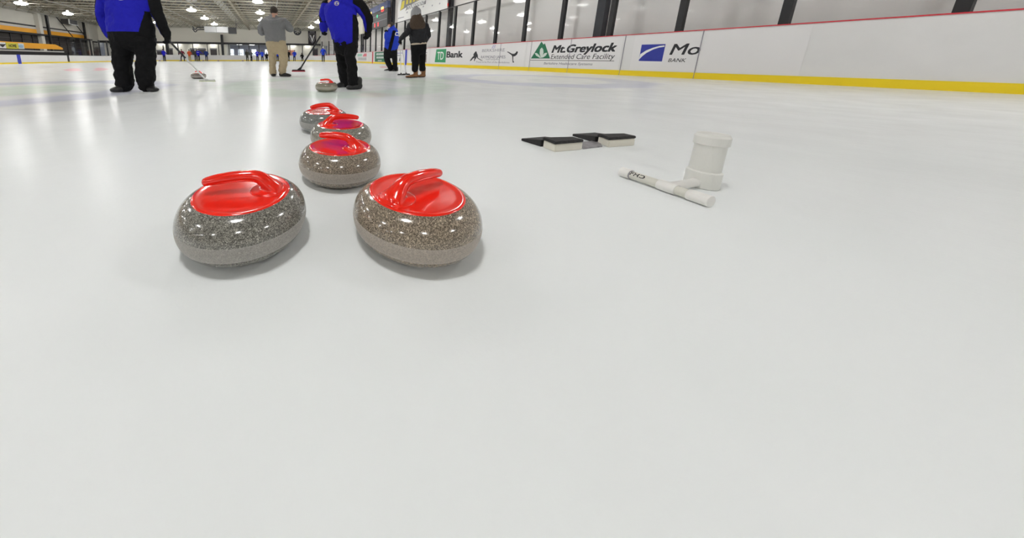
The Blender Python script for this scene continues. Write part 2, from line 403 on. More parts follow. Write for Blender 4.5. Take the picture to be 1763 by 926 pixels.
for u in (-12.9, -4.6):
    o = obj('roof_insulation_strip', boxm(u-.45, u+.45, WB, WF, 5.79, 5.845), mat('pale_insulation', (.50, .49, .46), .8)); o['kind'] = 'structure'
bm = bmesh.new()
for u in (-23.5, -17.5, -9.3, -6.3, .8, 5.2, 7.9): bar(bm, (u, WB, 5.02), (u, WF, 5.02), .022, 6)
o = obj('roof_conduits', bm, mat('conduit', (.55, .55, .53), .4)); o['kind'] = 'structure'

# high-bay lamps
def lamp():
    t = thing('high_bay_lamp', '', 'ceiling lamp', (0, 0, 0))
    bm = bmesh.new(); lathe(bm, [(.42, 0), (.43, .02), (.38, .10), (.24, .14), (.09, .15), (.09, .34), (0, .35)], 28)
    obj('reflector', bm, mat('prismatic_acrylic', (.9, .9, .9), .3, emit=(1, .98, .95), es=13), t, smooth=True)
    bm = bmesh.new(); lathe(bm, [(0, -.095), (.15, -.088), (.30, -.058), (.37, -.02), (.40, .012), (0, .014)], 28); obj('lamp_lens', bm, lampm, t)
    bm = bmesh.new(); bar(bm, (0, 0, .33), (0, 0, ZD-4.96), .012, 8); obj('stem', bm, dgrey, t)
    return t
rows = [(-20.3, 'farthest left row'), (-14.0, 'second row from the left wall'), (-7.1, 'row leading to the grey duct box'), (-.75, 'row above the person in the grey hoodie'), (6.15, 'row leading to the dark shield banner')]
vs = [-5.2, 1.0, 7.1, 13.1, 19.2, 25.4, 31.1, 37.7, 44.1]
ordn = {25.4: 'nearest seen', 31.1: 'second seen', 37.7: 'third seen', 44.1: 'last one'}
lp = lamp(); first = True
for u, rn in rows:
    for v in vs:
        uu = u
        t = lp if first else copy_tree(lp); first = False
        vv = v+random.uniform(-.05, .05)
        d = min(abs(vv-a) for a in jv)
        if d < .42:   # keep the dome clear of the joists
            a = min(jv, key=lambda q: abs(q-vv)); vv = a+.75*math.copysign(1, vv-a)
        t.location = (uu, vv, 4.93)
        if v in ordn: t['label'] = 'round high-bay lamp, %s in the %s' % (ordn[v], rn)
        else: t['label'] = 'round high-bay lamp out of view in the %s' % rn
        t['group'] = 'high-bay lamps under the roof'

# ------------------------------------------------------------------ rink boards
def path_strip(bm, pts, zfun0, zfun1, th, off=0.0, mi=0):
    """wall along pts, thickness th outward (to the right-hand side of travel being inside)"""
    n = len(pts); N = []
    for i in range(n):
        a, b = pts[max(i-1, 0)], pts[min(i+1, n-1)]; t = Vector((b[0]-a[0], b[1]-a[1])).normalized(); N.append(Vector((t.y, -t.x)))
    rows_ = []
    for (x, y), nn in zip(pts, N):
        i0 = Vector((x, y))+nn*off; i1 = Vector((x, y))+nn*(off+th); z0, z1 = zfun0(x, y), zfun1(x, y)
        rows_.append([bm.verts.new((i0.x, i0.y, z0)), bm.verts.new((i1.x, i1.y, z0)), bm.verts.new((i1.x, i1.y, z1)), bm.verts.new((i0.x, i0.y, z1))])
    for A, B in zip(rows_, rows_[1:]):
        for k in range(4): bm.faces.new((A[k], A[(k+1) % 4], B[(k+1) % 4], B[k])).material_index = mi
    bm.faces.new(rows_[0][::-1]); bm.faces.new(rows_[-1])
def lin(y0, y1, n): return [y0+(y1-y0)*k/n for k in range(n+1)]
right_pts = arc(UR-RC, VN+RC, RC, -PI/2, 0, 10)+[(UR, v) for v in lin(VN+RC+2, VF-RC-1, 12)]+arc(UR-RC, VF-RC, RC, 0, PI/4, 6)
far_pts = arc(UR-RC, VF-RC, RC, PI/4, PI/2, 6)+arc(UL+RC, VF-RC, RC, PI/2, PI*.75, 6)
left_pts = arc(UL+RC, VF-RC, RC, PI*.75, PI, 6)+[(UL, v) for v in lin(VF-RC-2, VN+RC+2, 10)]
def hz(side):
    if side == 'R': return lambda x, y: 1.064 if y < 35 else 1.064-.17*min(1, (y-35)/10)
    if side == 'F': return lambda x, y: .894
    return lambda x, y: .894 if y > 44 else (.64+.254*(y-38)/6 if y > 38 else .64)
def boards(label, pts, hf, capm, kick, glass_h, posts):
    t = thing('dasher_boards', label, 'rink boards', (pts[0][0], pts[0][1], 0)); off = Vector((-pts[0][0], -pts[0][1], 0))
    def add(name, bm, m, **k):
        bmesh.ops.translate(bm, vec=off, verts=bm.verts); return obj(name, bm, m, t, **k)
    z0 = lambda x, y: 0.0
    bm = bmesh.new(); path_strip(bm, pts, lambda x, y: kick, lambda x, y: hf(x, y)-.02, .10); add('board_panel', bm, white_board)
    bm = bmesh.new(); path_strip(bm, pts, z0, lambda x, y: kick, .11, -.01); add('kick_plate', bm, yellow_kick)
    bm = bmesh.new(); path_strip(bm, pts, lambda x, y: hf(x, y)-.02, hf, .16, -.012); add('cap_rail', bm, capm)
    for (a, b, nrm) in posts:
        zt = hf(a[0], a[1]); zt2 = hf(b[0], b[1])
        bm = bmesh.new(); s = Vector((b[0]-a[0], b[1]-a[1], 0)).normalized()*.055; q = Vector((nrm[0], nrm[1], 0))*.05; c = Vector((a[0], a[1], 0))+Vector((nrm[0], nrm[1], 0))*.09
        vv = [bm.verts.new(c+sx*s+sq*q+Vector((0, 0, z))) for z in (zt, glass_h) for sx, sq in ((-1, -1), (1, -1), (1, 1), (-1, 1))]
        for f in ((3, 2, 1, 0), (4, 5, 6, 7), (0, 1, 5, 4), (1, 2, 6, 5), (2, 3, 7, 6), (3, 0, 4, 7)): bm.faces.new([vv[i] for i in f])
        add('shield_post', bm, blk)
        bm = bmesh.new(); c2 = Vector((b[0], b[1], 0))+Vector((nrm[0], nrm[1], 0))*.09; e = (c2-c).normalized()*.056; w_ = Vector((nrm[0], nrm[1], 0))*.006
        vv = [bm.verts.new(p+w_*sg+Vector((0, 0, z))) for z in (max(zt, zt2)+.001, glass_h-.02) for p, sg in ((c+e, -1), (c2-e, -1), (c2-e, 1), (c+e, 1))]
        for f in ((3, 2, 1, 0), (4, 5, 6, 7), (0, 1, 5, 4), (1, 2, 6, 5), (2, 3, 7, 6), (3, 0, 4, 7)): bm.faces.new([vv[i] for i in f])
        add('glass_pane', bm, M_GLASS)
    return t
def post_list(pts_even):
    L_ = []
    for a, b in zip(pts_even, pts_even[1:]):
        t = Vector((b[0]-a[0], b[1]-a[1])).normalized(); L_.append((a, b, (t.y, -t.x)))
    return L_
sp = 1.44
vv_ = [4.81+sp*k for k in range(-3, 27)]
ptsR = [(UR, v) for v in vv_ if v < VF-RC]+arc(UR-RC, VF-RC, RC, .14, PI/4, 3)
t_right = boards('long white rink boards with red cap and advertisements along the right side', right_pts, hz('R'), red_cap, .135, 3.02, post_list(ptsR))
ptsF = arc(UR-RC, VF-RC, RC, PI/4, PI/2, 3)+[(u, VF) for u in np.arange(UR-RC-1.3, UL+RC, -1.5)]+arc(UL+RC, VF-RC, RC, PI/2+.05, PI*.75, 3)
t_far = boards('white rink boards with glass across the far end', far_pts, hz('F'), wprint, .16, 2.60, post_list(ptsF))
ptsL = arc(UL+RC, VF-RC, RC, PI*.75, PI-.1, 3)+[(UL, v) for v in np.arange(VF-RC-1, 30.4, -1.5)]
t_left = boards('low white rink boards with yellow kick strip along the left side', left_pts, hz('L'), blk, .10, 2.20, post_list(ptsL))
# dark rail above the left boards
def on_board(parent, name, bm, m, **k):
    bmesh.ops.translate(bm, vec=-Vector(parent.location), verts=bm.verts); return obj(name, bm, m, parent, **k)
for (X, w_, m_, nm) in ((33, .14, bstripe, 'blue_line_mark'), (118, .11, blk, 'black_line_mark')):
    v = on_u(X, 103, UL)[1]; on_board(t_left, nm, boxm(UL-.0, UL+.016, v-w_, v+w_, 0 if nm[2] == 'u' else .09, .63), m_)
NR = (-1, 0, 0)
def rb(X, Y): return Vector(on_u(X, Y, UR-.002))
def rtext(name, s, X0, Y0, X1, Y1, Ytop, m, parent, bold=0, shear=0):
    A, B = rb(X0, Y0), rb(X1, Y1); h = rb(X0, Ytop).z-A.z; A.z = B.z = (A.z+B.z)/2
    o = place_text(name, s, A, B, h, NR, m, parent, bold, shear)
    return o
def rpoly(name, pts, m, parent, th=.003):
    bm = bmesh.new(); poly(bm, [rb(*p) for p in pts], NR, th); return obj(name, bm, m, parent)
def vz(name, pts, m, parent, th=.003):
    bm = bmesh.new(); poly(bm, [(UR-.002, V(v), z*1.055) for v, z in pts], NR, th); return obj(name, bm, m, parent)
def adv(label, v0, v1, z0, z1, m):
    o = vz('advertisement', [(v0, z0), (v1, z0), (v1, z1), (v0, z1)], m, None, .001)
    o.parent = t_right; o.matrix_parent_inverse = Matrix.Translation(-Vector(t_right.location)); o['label'] = label; return o
pw = mat('advert_white', (.80, .79, .79), .3)
# blue and red line marks, seams
for (v, w_, m_, nm) in ((30.1, .38, bstripe, 'blue_line_mark'), (40.36, .38, red_cap, 'red_line_mark')):
    on_board(t_right, nm, boxm(UR-.016, UR+.01, V(v)-w_*.33, V(v)+w_*.33, 0, 1.045), m_)
for v in (8.5, 10.67, 12.84, 15.0, 17.2):
    on_board(t_right, 'panel_seam', boxm(UR-.0125, UR+.01, V(v)-.005, V(v)+.005, 0, 1.04), inkg)
# T D bank
a = adv('white bank advertisement with green square logo', 19.97, 25.3, .14, .97, pw)
g = vz('logo_square', [(24.55, .22), (22.95, .22), (22.95, .90), (24.4, .90)], gprint, a)
rtext('lettering', 'TD', 752.5, 102.5, 763.5, 102.5, 89.5, wprint, a, .012)
rtext('lettering', 'Bank', 768.5, 99.3, 796.5, 98.2, 89.0, ink, a, .035)
# wealth management ad with two skaters
a = adv('white advertisement with a hockey player and a figure skater in black', 15.35, 19.9, .14, .97, pw)
rtext('lettering', 'BERKSHIRE', 830, 90, 869, 88, 85.2, inkg, a); rtext('lettering', 'B', 846.5, 83.2, 853, 83.0, 77.5, mat('lilac_print', (.45, .42, .62), .5), a, 0, .3)
rtext('lettering', 'RAYMOND JAMES', 828, 100.6, 870, 100.3, 96.2, inkg, a, .01)
rtext('lettering', 'wealth management', 836, 103.2, 860, 103.1, 101.2, inkg, a); rtext('lettering', 'Proud to be Part of the Berkshires', 820, 107.6, 877, 109.2, 105, inkg, a)
def zo(x, y): return (740+x/11.02, 50+y/11.02)
rpoly('hockey_player_figure', [zo(*p) for p in [(872, 420), (890, 432), (893, 455), (910, 490), (915, 548), (975, 585), (1000, 588), (998, 597), (968, 594), (905, 558), (890, 525), (880, 555), (860, 575), (850, 608), (838, 606), (842, 575), (850, 545), (820, 560), (785, 600), (765, 608), (762, 600), (785, 565), (805, 535), (832, 510), (828, 480), (848, 450)]], ink, a)
rpoly('figure_skater_figure', [zo(*p) for p in [(1470, 428), (1490, 430), (1560, 468), (1600, 470), (1630, 450), (1645, 425), (1665, 422), (1672, 445), (1650, 490), (1615, 515), (1585, 520), (1582, 600), (1602, 632), (1575, 638), (1568, 600), (1565, 515), (1545, 490), (1490, 448), (1472, 442)]], ink, a)
# extended care facility
a = adv('white care facility advertisement with green mountain logo', 10.75, 15.25, .14, .97, pw)
def zm(x, y): return (905+x/10.685, 65+y/10.685)
rpoly('mountain_logo', [zm(*p) for p in [(97, 382), (292, 70), (330, 125), (355, 103), (450, 382)]], gprint2, a)
leafm = mat('leaf_print', (.62, .70, .64), .5)
rpoly('leaf_mark', [zm(*p) for p in [(280, 370), (258, 280), (268, 210), (300, 180), (325, 215), (330, 280), (305, 345)]], leafm, a, .005)
rpoly('leaf_mark', [zm(*p) for p in [(265, 372), (190, 325), (168, 280), (205, 280), (250, 318), (280, 372)]], leafm, a, .0045)
rpoly('leaf_mark', [zm(*p) for p in [(288, 372), (315, 318), (355, 280), (398, 276), (380, 320), (330, 358)]], leafm, a, .0045)
rtext('lettering', 'Mt.Greylock', 949.5, 90.3, 1061, 88.6, 78.0, ink, a, .035, .25)
rtext('lettering', 'Extended Care Facility', 948, 101.4, 1058, 101.6, 93.6, ink, a, -.004, .2)
rtext('lettering', 'Berkshire Healthcare Systems', 936, 111, 1020, 112.2, 107.2, inkg, a, .012, .2)
rpoly('underline', [zm(85, 407), zm(1628, 422), zm(1628, 432), zm(85, 415)], ink, a)
# blue parallelogram logo bank
a = adv('white bank advertisement with blue parallelogram and white arc', 6.5, 10.35, .14, .97, pw)
def zk(x, y): return (1080+x/11.575, 60+y/11.575)
rpoly('blue_logo', [zk(*p) for p in [(228, 520), (290, 195), (765, 183), (690, 530)]], bprint, a)
top_ = [(262, 385), (380, 310), (520, 255), (640, 222), (745, 208)]; low_ = [(740, 238), (640, 252), (520, 290), (380, 362), (300, 425), (236, 490)]
rpoly('white_arc', [zk(*p) for p in top_+low_], wprint, a, .006)
rtext('lettering', 'Mo', 1152.5, 93.6, 1204, 94.2, 75.5, ink, a, .012, .2); rtext('lettering', 'BANK', 1150, 106.7, 1180.5, 106.9, 100.5, ink, a, -.004, .2)
# small adverts further off
a = adv('framed photo advertisement left of the green square logo', 25.6, 29.6, .14, .97, pw)
vz('advert_picture', [(26.1, .22), (28.6, .22), (28.6, .80), (26.1, .80)], mat('muted_teal', (.16, .24, .24), .5), a); vz('advert_picture', [(28.7, .22), (28.95, .22), (28.95, .80), (28.7, .80)], dgrey, a)
vz('advert_bar', [(25.9, .72), (28.7, .72), (28.7, .78), (25.9, .78)], inkg, a, .004); vz('advert_picture', [(25.95, .2), (26.7, .2), (26.7, .66), (25.95, .66)], mat('brown_grey', (.22, .18, .17), .5), a, .004)
a = adv('pale advertisement with small dark figures beside the blue line mark', 30.6, 34.4, .14, .97, pw)
for v in (31.6, 32.6): vz('advert_figure', [(v-.2, .25), (v+.2, .25), (v+.05, .52)], dgrey, a)
vz('advert_bar', [(31, .74), (33, .74), (33, .82), (31, .82)], mat('lilac_print', (.45, .42, .62), .5), a); vz('advert_bar', [(31.3, .6), (33.2, .6), (33.2, .65), (31.3, .65)], inkg, a)
a = adv('green advertisement with three white lines', 34.9, 39.5, .15, .95, gprint2)
for (v0, v1, z0, z1) in ((36.0, 39.1, .68, .86), (36.4, 39.0, .42, .58), (37.0, 38.4, .20, .30)):
    n_ = 7
    for k in range(n_):
        s0 = v0+(v1-v0)*k/n_; s1 = s0+(v1-v0)/n_*.62; vz('advert_lettering', [(s0, z0), (s1, z0), (s1, z1*(1 if k % 2 else .97)), (s0, z1)], wprint, a)
a = adv('white advertisement with small green and red marks', 42.3, 48.5, .15, .95, pw)
vz('advert_mark', [(45.2, .62), (47.6, .62), (47.6, .88), (45.2, .88)], mat('pale_green', (.35, .62, .50), .5), a); vz('advert_mark', [(43.0, .60), (44.9, .60), (44.2, .88), (43.0, .88)], mat('pale_red', (.75, .20, .25), .5), a)
for k in range(6): vz('advert_bar', [(43.2+.7*k, .25), (43.55+.7*k, .25), (43.55+.7*k, .52), (43.2+.7*k, .52)], inkg, a)

# columns behind the right glass
for v, lb in ((6.5, 'left of the blue bank logo'), (13.85, 'above the green square logo'), (21.2, 'beyond the white banner'), (28.6, 'under the scoreboard')):
    pv = v*9.7/9.183
    bm = boxm(9.66, 9.85, pv-.11, pv+.11, -.04, ZD if v > 10 else ZD); o = obj('steel_column', bm, mat('charcoal_paint', (.035, .035, .045), .4))
    tag(o, 'dark steel column behind the right glass, ' + lb, kind='structure')

# ------------------------------------------------------------------ things on the right side
def rs(X, Y, u=9.2): return Vector(on_u(X, Y, u))
bn = thing('hanging_banner', 'large white tournament banner hung above the right glass', 'banner', (9.28, 17.3, 3.0))
def child_world(o, parent):
    o.parent = parent; o.matrix_parent_inverse = Matrix.Translation(-Vector(parent.location)); return o
def rp_on(name, pts, u, m, parent, th=.004):
    bm = bmesh.new(); poly(bm, [rs(X, Y, u) for X, Y in pts], NR, th); return child_world(obj(name, bm, m), parent)
child_world(obj('banner_sheet', boxm(9.28, 9.29, 14.27, 20.42, 2.98, 4.95), mat('banner_white', (.80, .80, .78), .6)), bn)
bm = bmesh.new()
for v in (14.7, 17.3, 20.0): bar(bm, (9.285, v, 4.95), (9.285, v, ZD-.005), .012, 6)
child_world(obj('hanging_wires', bm, dgrey), bn)
def z3(x, y): return (630+x/11.753, y/11.753)
ygold = mat('gold_print', (.72, .60, .05), .5); gprt = mat('slate_print', (.20, .20, .21), .5)
rp_on('ribbon_mark', [z3(*p) for p in [(690, 220), (740, -60), (1215, -190), (1190, -60), (700, 215)]], 9.275, gprt, bn)
rp_on('ribbon_mark', [z3(*p) for p in [(690, 220), (735, 35), (770, 20), (770, 150)]], 9.270, ygold, bn)
for x0 in (735, 810, 880, 950, 1020): rp_on('gold_letter_foot', [z3(x0, 120-(x0-735)*.36), z3(x0+12, 20-(x0-735)*.36), z3(x0+50, 8-(x0-735)*.36), z3(x0+42, 102-(x0-735)*.36)], 9.268, ygold, bn)
rp_on('ribbon_mark', [z3(*p) for p in [(800, 225), (835, 118), (1215, 5), (1210, 80), (830, 195)]], 9.270, gprt, bn)
o = place_text('lettering', 'TOURNAMENT', rs(*z3(835, 185), 9.264), rs(*z3(1195, 78), 9.264), .20, NR, wprint, None, .02, .2); child_world(o, bn)
for p in ((1150, 150), (820, 270), (1330, 130), (1480, 90)): rp_on('small_print', [z3(p[0], p[1]), z3(p[0]+20, p[1]-8), z3(p[0]+26, p[1]-38), z3(p[0]+6, p[1]-30)], 9.272, inkg, bn)
rp_on('small_print', [z3(650, 385), z3(770, 350), z3(770, 335), z3(650, 368)], 9.272, inkg, bn)

sbd = thing('scoreboard', 'black hanging scoreboard with red, orange and green digits', 'scoreboard', (9.28, 24.7, 3.0))
child_world(obj('cabinet', boxm(9.25, 9.48, 22.42, 27.0, 3.05, 4.43), mat('scoreboard_black', (.03, .03, .034), .45)), sbd)
child_world(obj('header_sign', boxm(9.23, 9.48, 22.42, 27.0, 4.45, 4.95), mat('header_blue', (.16, .20, .38), .4, noise=.8, nscale=2.0)), sbd)
bm = bmesh.new()
for v in (22.9, 26.5): bar(bm, (9.37, v, 4.95), (9.37, v, ZD-.005), .03, 8)
child_world(obj('hanger_rods', bm, dgrey), sbd)
def led(c, e): return mat('led_%d_%d_%d' % tuple(int(x*9) for x in c), c, .4, emit=c, es=e)
for s, X0, X1, Yb, Yt, c in (('33', 642, 651.5, 23, 17, (1, .25, .03)), ('8', 656, 661, 21, 13.5, (.9, .03, .03)), ('8', 634, 640, 31, 24, (.9, .03, .03)), ('1', 648.9, 650.0, 30.5, 26, (.02, .8, .3)), ('11', 644.5, 651.5, 47, 41, (1, .04, .04))):
    A, B = rs(X0, Yb, 9.24), rs(X1, Yb-.8, 9.24); h = rs(X0, Yt, 9.24).z-A.z; B.z = A.z
    child_world(place_text('lit_digits', s, A, B, h, NR, led(c, 2.0), None, .01), sbd)
for X, Y, r in ((658.5, 14, 3), (638.5, 23, 2)):
    p = rs(X, Y, 9.245); bm = boxm(9.23, 9.25, p.y-.25, p.y+.25, p.z-.09, p.z+.09); child_world(obj('lit_lamp', bm, led((1, .55, .1), 4)), sbd)
bm = bmesh.new()
for z in (3.6, 4.05): box(bm, 9.23, 9.25, 22.5, 26.9, z-.015, z+.015)
child_world(obj('divider_strips', bm, inkg), sbd)
b2 = thing('hanging_banner', 'small cream banner with a yellow disc hung beyond the scoreboard', 'banner', (9.28, 31.0, 3.0))
pA, pB = rs(628, 56, 9.28), rs(606, 62, 9.28)
child_world(obj('banner_sheet', boxm(9.270, 9.055, pA.y, pB.y, 2.9, 4.6), mat('banner_cream', (.78, .75, .62), .6)), b2)
c = (pA.y+pB.y)/2; bm = bmesh.new(); poly(bm, [(9.262, c+1.1*math.cos(k*PI/12), 3.85+.6*math.sin(k*PI/12)) for k in range(24)], NR, .003); child_world(obj('yellow_disc', bm, mat('soft_yellow', (.75, .58, .12), .5)), b2)
for z in (3.5, 3.9, 4.2): child_world(obj('dark_bar', boxm(9.252, 9.258, c-.5, c+.5, z-.06, z+.06), dgrey), b2)
bm = bmesh.new()
for v in (pA.y+.4, pB.y-.4): bar(bm, (9.278, v, 4.75), (9.278, v, ZD-.005), .012, 6)
child_world(obj('hanging_wires', bm, dgrey), b2)
p = rs(769, 8.5, 9.8); tag(obj('exit_sign', rbox(9.76, 9.845, p.y-.16, p.y+.16, p.z-.07, p.z+.07, .01), mat('exit_red', (.6, .03, .03), .4, emit=(.8, .05, .03), es=.5)), 'small red exit sign on the wall right of the tournament banner', 'sign')
struct('trim_7', boxm(UR+.06, UR+.12, WB+3, 42, 3.02, 3.06), blk)

# ------------------------------------------------------------------ things at the left and the far end
bx = thing('players_bench_box', 'orange fronted players bench box with HOME sign behind the left boards', 'bench box', (-18.4, 28, 0))
BU = -18.4
v_end = on_u(107, 83, BU)[1]; v_tap = on_u(94, 76, BU)[1]
NL = (1, 0, 0)
bm = bmesh.new(); poly(bm, [(BU, 8, 1.02), (BU, v_end, 1.16), (BU, v_end, 1.30), (BU, v_tap, 1.58), (BU, 8, 1.50)], NL, .05); child_world(obj('orange_panel', bm, orange), bx)
child_world(obj('dark_base', boxm(-19.0, BU+.02, 8, v_end+.6, -.04, .90), blk), bx)
child_world(obj('pale_rail', boxm(-18.5, BU+.05, 8, v_end+.1, .90, 1.0), mat('pale_rail', (.55, .54, .52), .5)), bx)
for X0, X1, m_, nm in ((-6, 10, white_cl, 'white_sign'), (10.5, 31, mat('sign_yellow', (.72, .66, .06), .4), 'home_sign'), (31.5, 41, mat('sign_pale', (.68, .75, .80), .4), 'white_sign')):
    v0, v1 = on_u(X0, 78, BU+.06)[1], on_u(X1, 78, BU+.06)[1]
    child_world(obj(nm, boxm(BU+.05, BU+.065, v0, v1, 1.07, 1.49), m_), bx)
A, B = Vector(on_u(15.5, 80, BU+.07)), Vector(on_u(28.5, 80, BU+.07)); A.z = B.z = 1.17
child_world(place_text('lettering', 'HOME', A, B, .22, NL, ink, None, .02), bx)
v0 = on_u(4, 78, BU+.07)[1]; bm = bmesh.new(); poly(bm, [(BU+.07, v0-.35, 1.40), (BU+.07, v0, 1.13), (BU+.07, v0+.35, 1.40), (BU+.07, v0+.15, 1.36), (BU+.07, v0-.15, 1.36)], NL, .004); child_world(obj('crest_mark', bm, ink), bx)
v0 = on_u(36, 78, BU+.07)[1]; bm = bmesh.new(); poly(bm, [(BU+.07, v0+.22*math.cos(k*PI/6), 1.28+.12*math.sin(k*PI/6)) for k in range(12)], NL, .004); child_world(obj('round_mark', bm, mat('pale_blue', (.35, .55, .75), .5)), bx)
for X in (62, 116): pass
bm = bmesh.new(); bar(bm, lw(85, 28)+np.array([.6, 0, 0]), lw(115, 63)+np.array([.6, 0, 0]), .05, 6)
tag(obj('wall_brace', bm, blk), 'black slanting brace on the left wall, the left one of two', 'brace')
bm = bmesh.new(); bar(bm, lw(115, 35)+np.array([.6, 0, 0]), lw(137, 62)+np.array([.6, 0, 0]), .05, 6)
tag(obj('wall_brace', bm, blk), 'black slanting brace on the left wall, the right one of two', 'brace')
for X, lb in ((75, 'left one'), (138, 'right one nearer the corner')):
    p = lw(X, 60); tag(obj('steel_post', boxm(WL+.45, WL+.65, p[1]-.11, p[1]+.11, -.04, 5.05), blk), 'black steel post standing against the left wall, ' + lb, kind='structure')
p = lw(110, 33); hb = tag(obj('unit_heater', rbox(WL+.1, WL+.9, p[1]-.8, p[1]+.8, 4.45, 5.0, .03), dgrey), 'small dark unit heater with pale edge high on the left wall', 'heater')
bm = boxm(WL+.86, WL+.94, p[1]-.85, p[1]-.7, 4.4, 5.03); box(bm, WL+.86, WL+.94, p[1]-.85, p[1]+.85, 4.4, 4.47); o = obj('pale_frame', bm, wprint, hb)

# duct box near the far wall
AV = 43.0
da, db = on_v(351, 45, AV), on_v(393, 56, AV)
ah = thing('air_handler', 'big silver air handling box hung near the end wall', 'air handler', (da[0]+2, AV, db[2]))
child_world(obj('housing', rbox(da[0], db[0], AV, AV+1.1, db[2], da[2], .04), mat('bright_steel', (.78, .79, .80), .3, metal=.2)), ah)
child_world(obj('side_intake', boxm(db[0], db[0]+1.0, AV+.1, AV+1.0, db[2]-.1, da[2]-.05), dgrey), ah)
child_world(obj('panel_joint', boxm((da[0]+db[0])/2-.02, (da[0]+db[0])/2+.02, AV-.015, AV, db[2], da[2]), inkg), ah)
bm = bmesh.new()
for x in (da[0]+.3, db[0]+1.0):
    for y in (AV+.3, AV+.8): bar(bm, (x, y, da[2]-.06), (x, y, ZD-.005), .02, 6)
child_world(obj('hanger_rods', bm, dgrey), ah)
bm = bmesh.new()
for dz in (0, .3): tube(bm, [(da[0]+.05, AV+.5, db[2]+.35+dz), (da[0]-.9, AV+.5, db[2]+.3+dz), (da[0]-1.2, AV+.5, db[2]+.0+dz), (da[0]-1.5, AV+.5, db[2]+.4+dz)], [.07]*4, 8)
child_world(obj('pipework', bm, dgrey), ah)
# wall fan
fc = on_v(512, 54, WF-.06)
fn = thing('wall_fan', 'round black exhaust fan high on the end wall', 'fan', (fc[0], WF, fc[2]))
bm = bmesh.new(); lathe(bm, [(.40, 0), (.62, 0), (.66, .12), (.60, .14), (.42, .05), (.40, 0)], 36); bmesh.ops.rotate(bm, verts=bm.verts, matrix=Matrix.Rotation(PI/2, 3, 'X')); o = obj('fan_ring', bm, dgrey, fn, smooth=True)
bm = bmesh.new()
for k in range(6):
    a0 = k*PI/3; poly(bm, [(.1*math.cos(a0), -.08, .1*math.sin(a0)), (.5*math.cos(a0-.15), -.06, .5*math.sin(a0-.15)), (.52*math.cos(a0+.45), -.1, .52*math.sin(a0+.45)), (.1*math.cos(a0+.5), -.08, .1*math.sin(a0+.5))], (0, -1, 0), .01)
obj('fan_blades', bm, blk, fn)
bm = bmesh.new()
for r in (.2, .35, .5): tube(bm, [(r*math.cos(k*PI/8), -.15, r*math.sin(k*PI/8)) for k in range(17)], [.008]*17, 5, sub=1)
bar(bm, (-.62, -.15, .02), (.62, -.15, .02), .02, 5); obj('fan_guard', bm, silver, fn)
# shield banner
ba, bb_ = on_v(530.5, 53, WF-.5), on_v(544.5, 76, WF-.5)
sbn = thing('hanging_banner', 'dark banner with a white V shield on the end wall', 'banner', (ba[0], WF-.45, bb_[2]))
child_world(obj('banner_sheet', boxm(ba[0], bb_[0], WF-.46, WF-.45, bb_[2], ba[2]), mat('banner_dark', (.03, .025, .03), .7)), sbn)
cx_, cz_, W_ = (ba[0]+bb_[0])/2, (ba[2]+bb_[2])/2, (bb_[0]-ba[0])
def fp(name, pts, m, par, y=WF-.462, th=.004):
    bm = bmesh.new(); poly(bm, [(cx_+x*W_, y, cz_+z*W_) for x, z in pts], (0, -1, 0), th); return child_world(obj(name, bm, m), par)
fp('shield_mark', [(-.4, .5), (.4, .5), (.42, .0), (.25, -.45), (0, -.72), (-.25, -.45), (-.42, 0)], mat('shield_grey', (.32, .30, .32), .6), sbn)
fp('shield_inner', [(-.34, .44), (.34, .44), (.35, .0), (.2, -.4), (0, -.62), (-.2, -.4), (-.35, 0)], mat('banner_dark', (.03, .025, .03), .7), sbn, WF-.467)
fp('v_mark', [(-.3, .3), (-.14, .3), (.0, -.2), (.14, .3), (.3, .3), (.06, -.5), (-.06, -.5)], wprint, sbn, WF-.472)
fp('banner_lettering', [(-.32, .62), (.32, .62), (.32, .74), (-.32, .74)], mat('shield_grey', (.32, .30, .32), .6), sbn)
child_world(obj('banner_rod', boxm(ba[0]-.05, bb_[0]+.05, WF-.47, WF, ba[2], ba[2]+.04), dgrey), sbn)
# far walls: doorways, windows, column, pipes
for i, (X0, X1, Yt) in enumerate(((270, 282, 87), (291, 297, 84), (327.5, 339, 84), (342, 353.5, 84), (362, 373, 84), (538, 547, 84))):
    a0, a1 = on_v(X0, Yt, WK-.02), on_v(X1, Yt, WK-.02)
    d = struct('door_%d' % (i+1), boxm(a0[0], a1[0], WK-.05, WK, -.04, a0[2]+.05), mat('dark_doorway', (.07, .06, .065), .5))
    bm = boxm(a0[0]-.05, a1[0]+.05, WK-.1, WK, a0[2]-.12, a0[2]+.1); obj('shutter_box', bm, mat('grey_shutter', (.24, .24, .25), .5), d)
for i, (X0, X1) in enumerate(((391, 402), (410, 419), (433, 441), (456, 466))):
    a0, a1 = on_v(X0, 83, WM-.1), on_v(X1, 83, WM-.1)
    wd = struct('window_%d' % (i+2), boxm(a0[0], a1[0], WM-.07, WM, .3, 2.05), winl)
    bm = boxm(a0[0], a1[0], WM-.1, WM-.07, 1.3, 1.36); box(bm, (a0[0]+a1[0])/2-.03, (a0[0]+a1[0])/2+.03, WM-.1, WM-.07, .3, 2.05); obj('window_frame', bm, dgrey, wd)
for i, (X0, X1, z1, m_, lb) in enumerate(((497, 506, 1.55, mat('salmon_board', (.75, .32, .20), .7), 'salmon coloured board on the end wall'), (392, 400, .0, None, ''))):
    if m_: a0, a1 = on_v(X0, 90, WK-.1), on_v(X1, 90, WK-.1); tag(obj('notice_board', rbox(a0[0], a1[0], WK-.1, WK-.02, .85, 1.85, .01), m_), lb, 'board')
cu_ = on_v(383.5, 80, WF-.3)[0]
tag(obj('steel_column', boxm(cu_-.17, cu_+.17, WF-.75, WF-.4, -.04, 4.1), blk), 'black steel column at the end wall under the air handler', kind='structure')
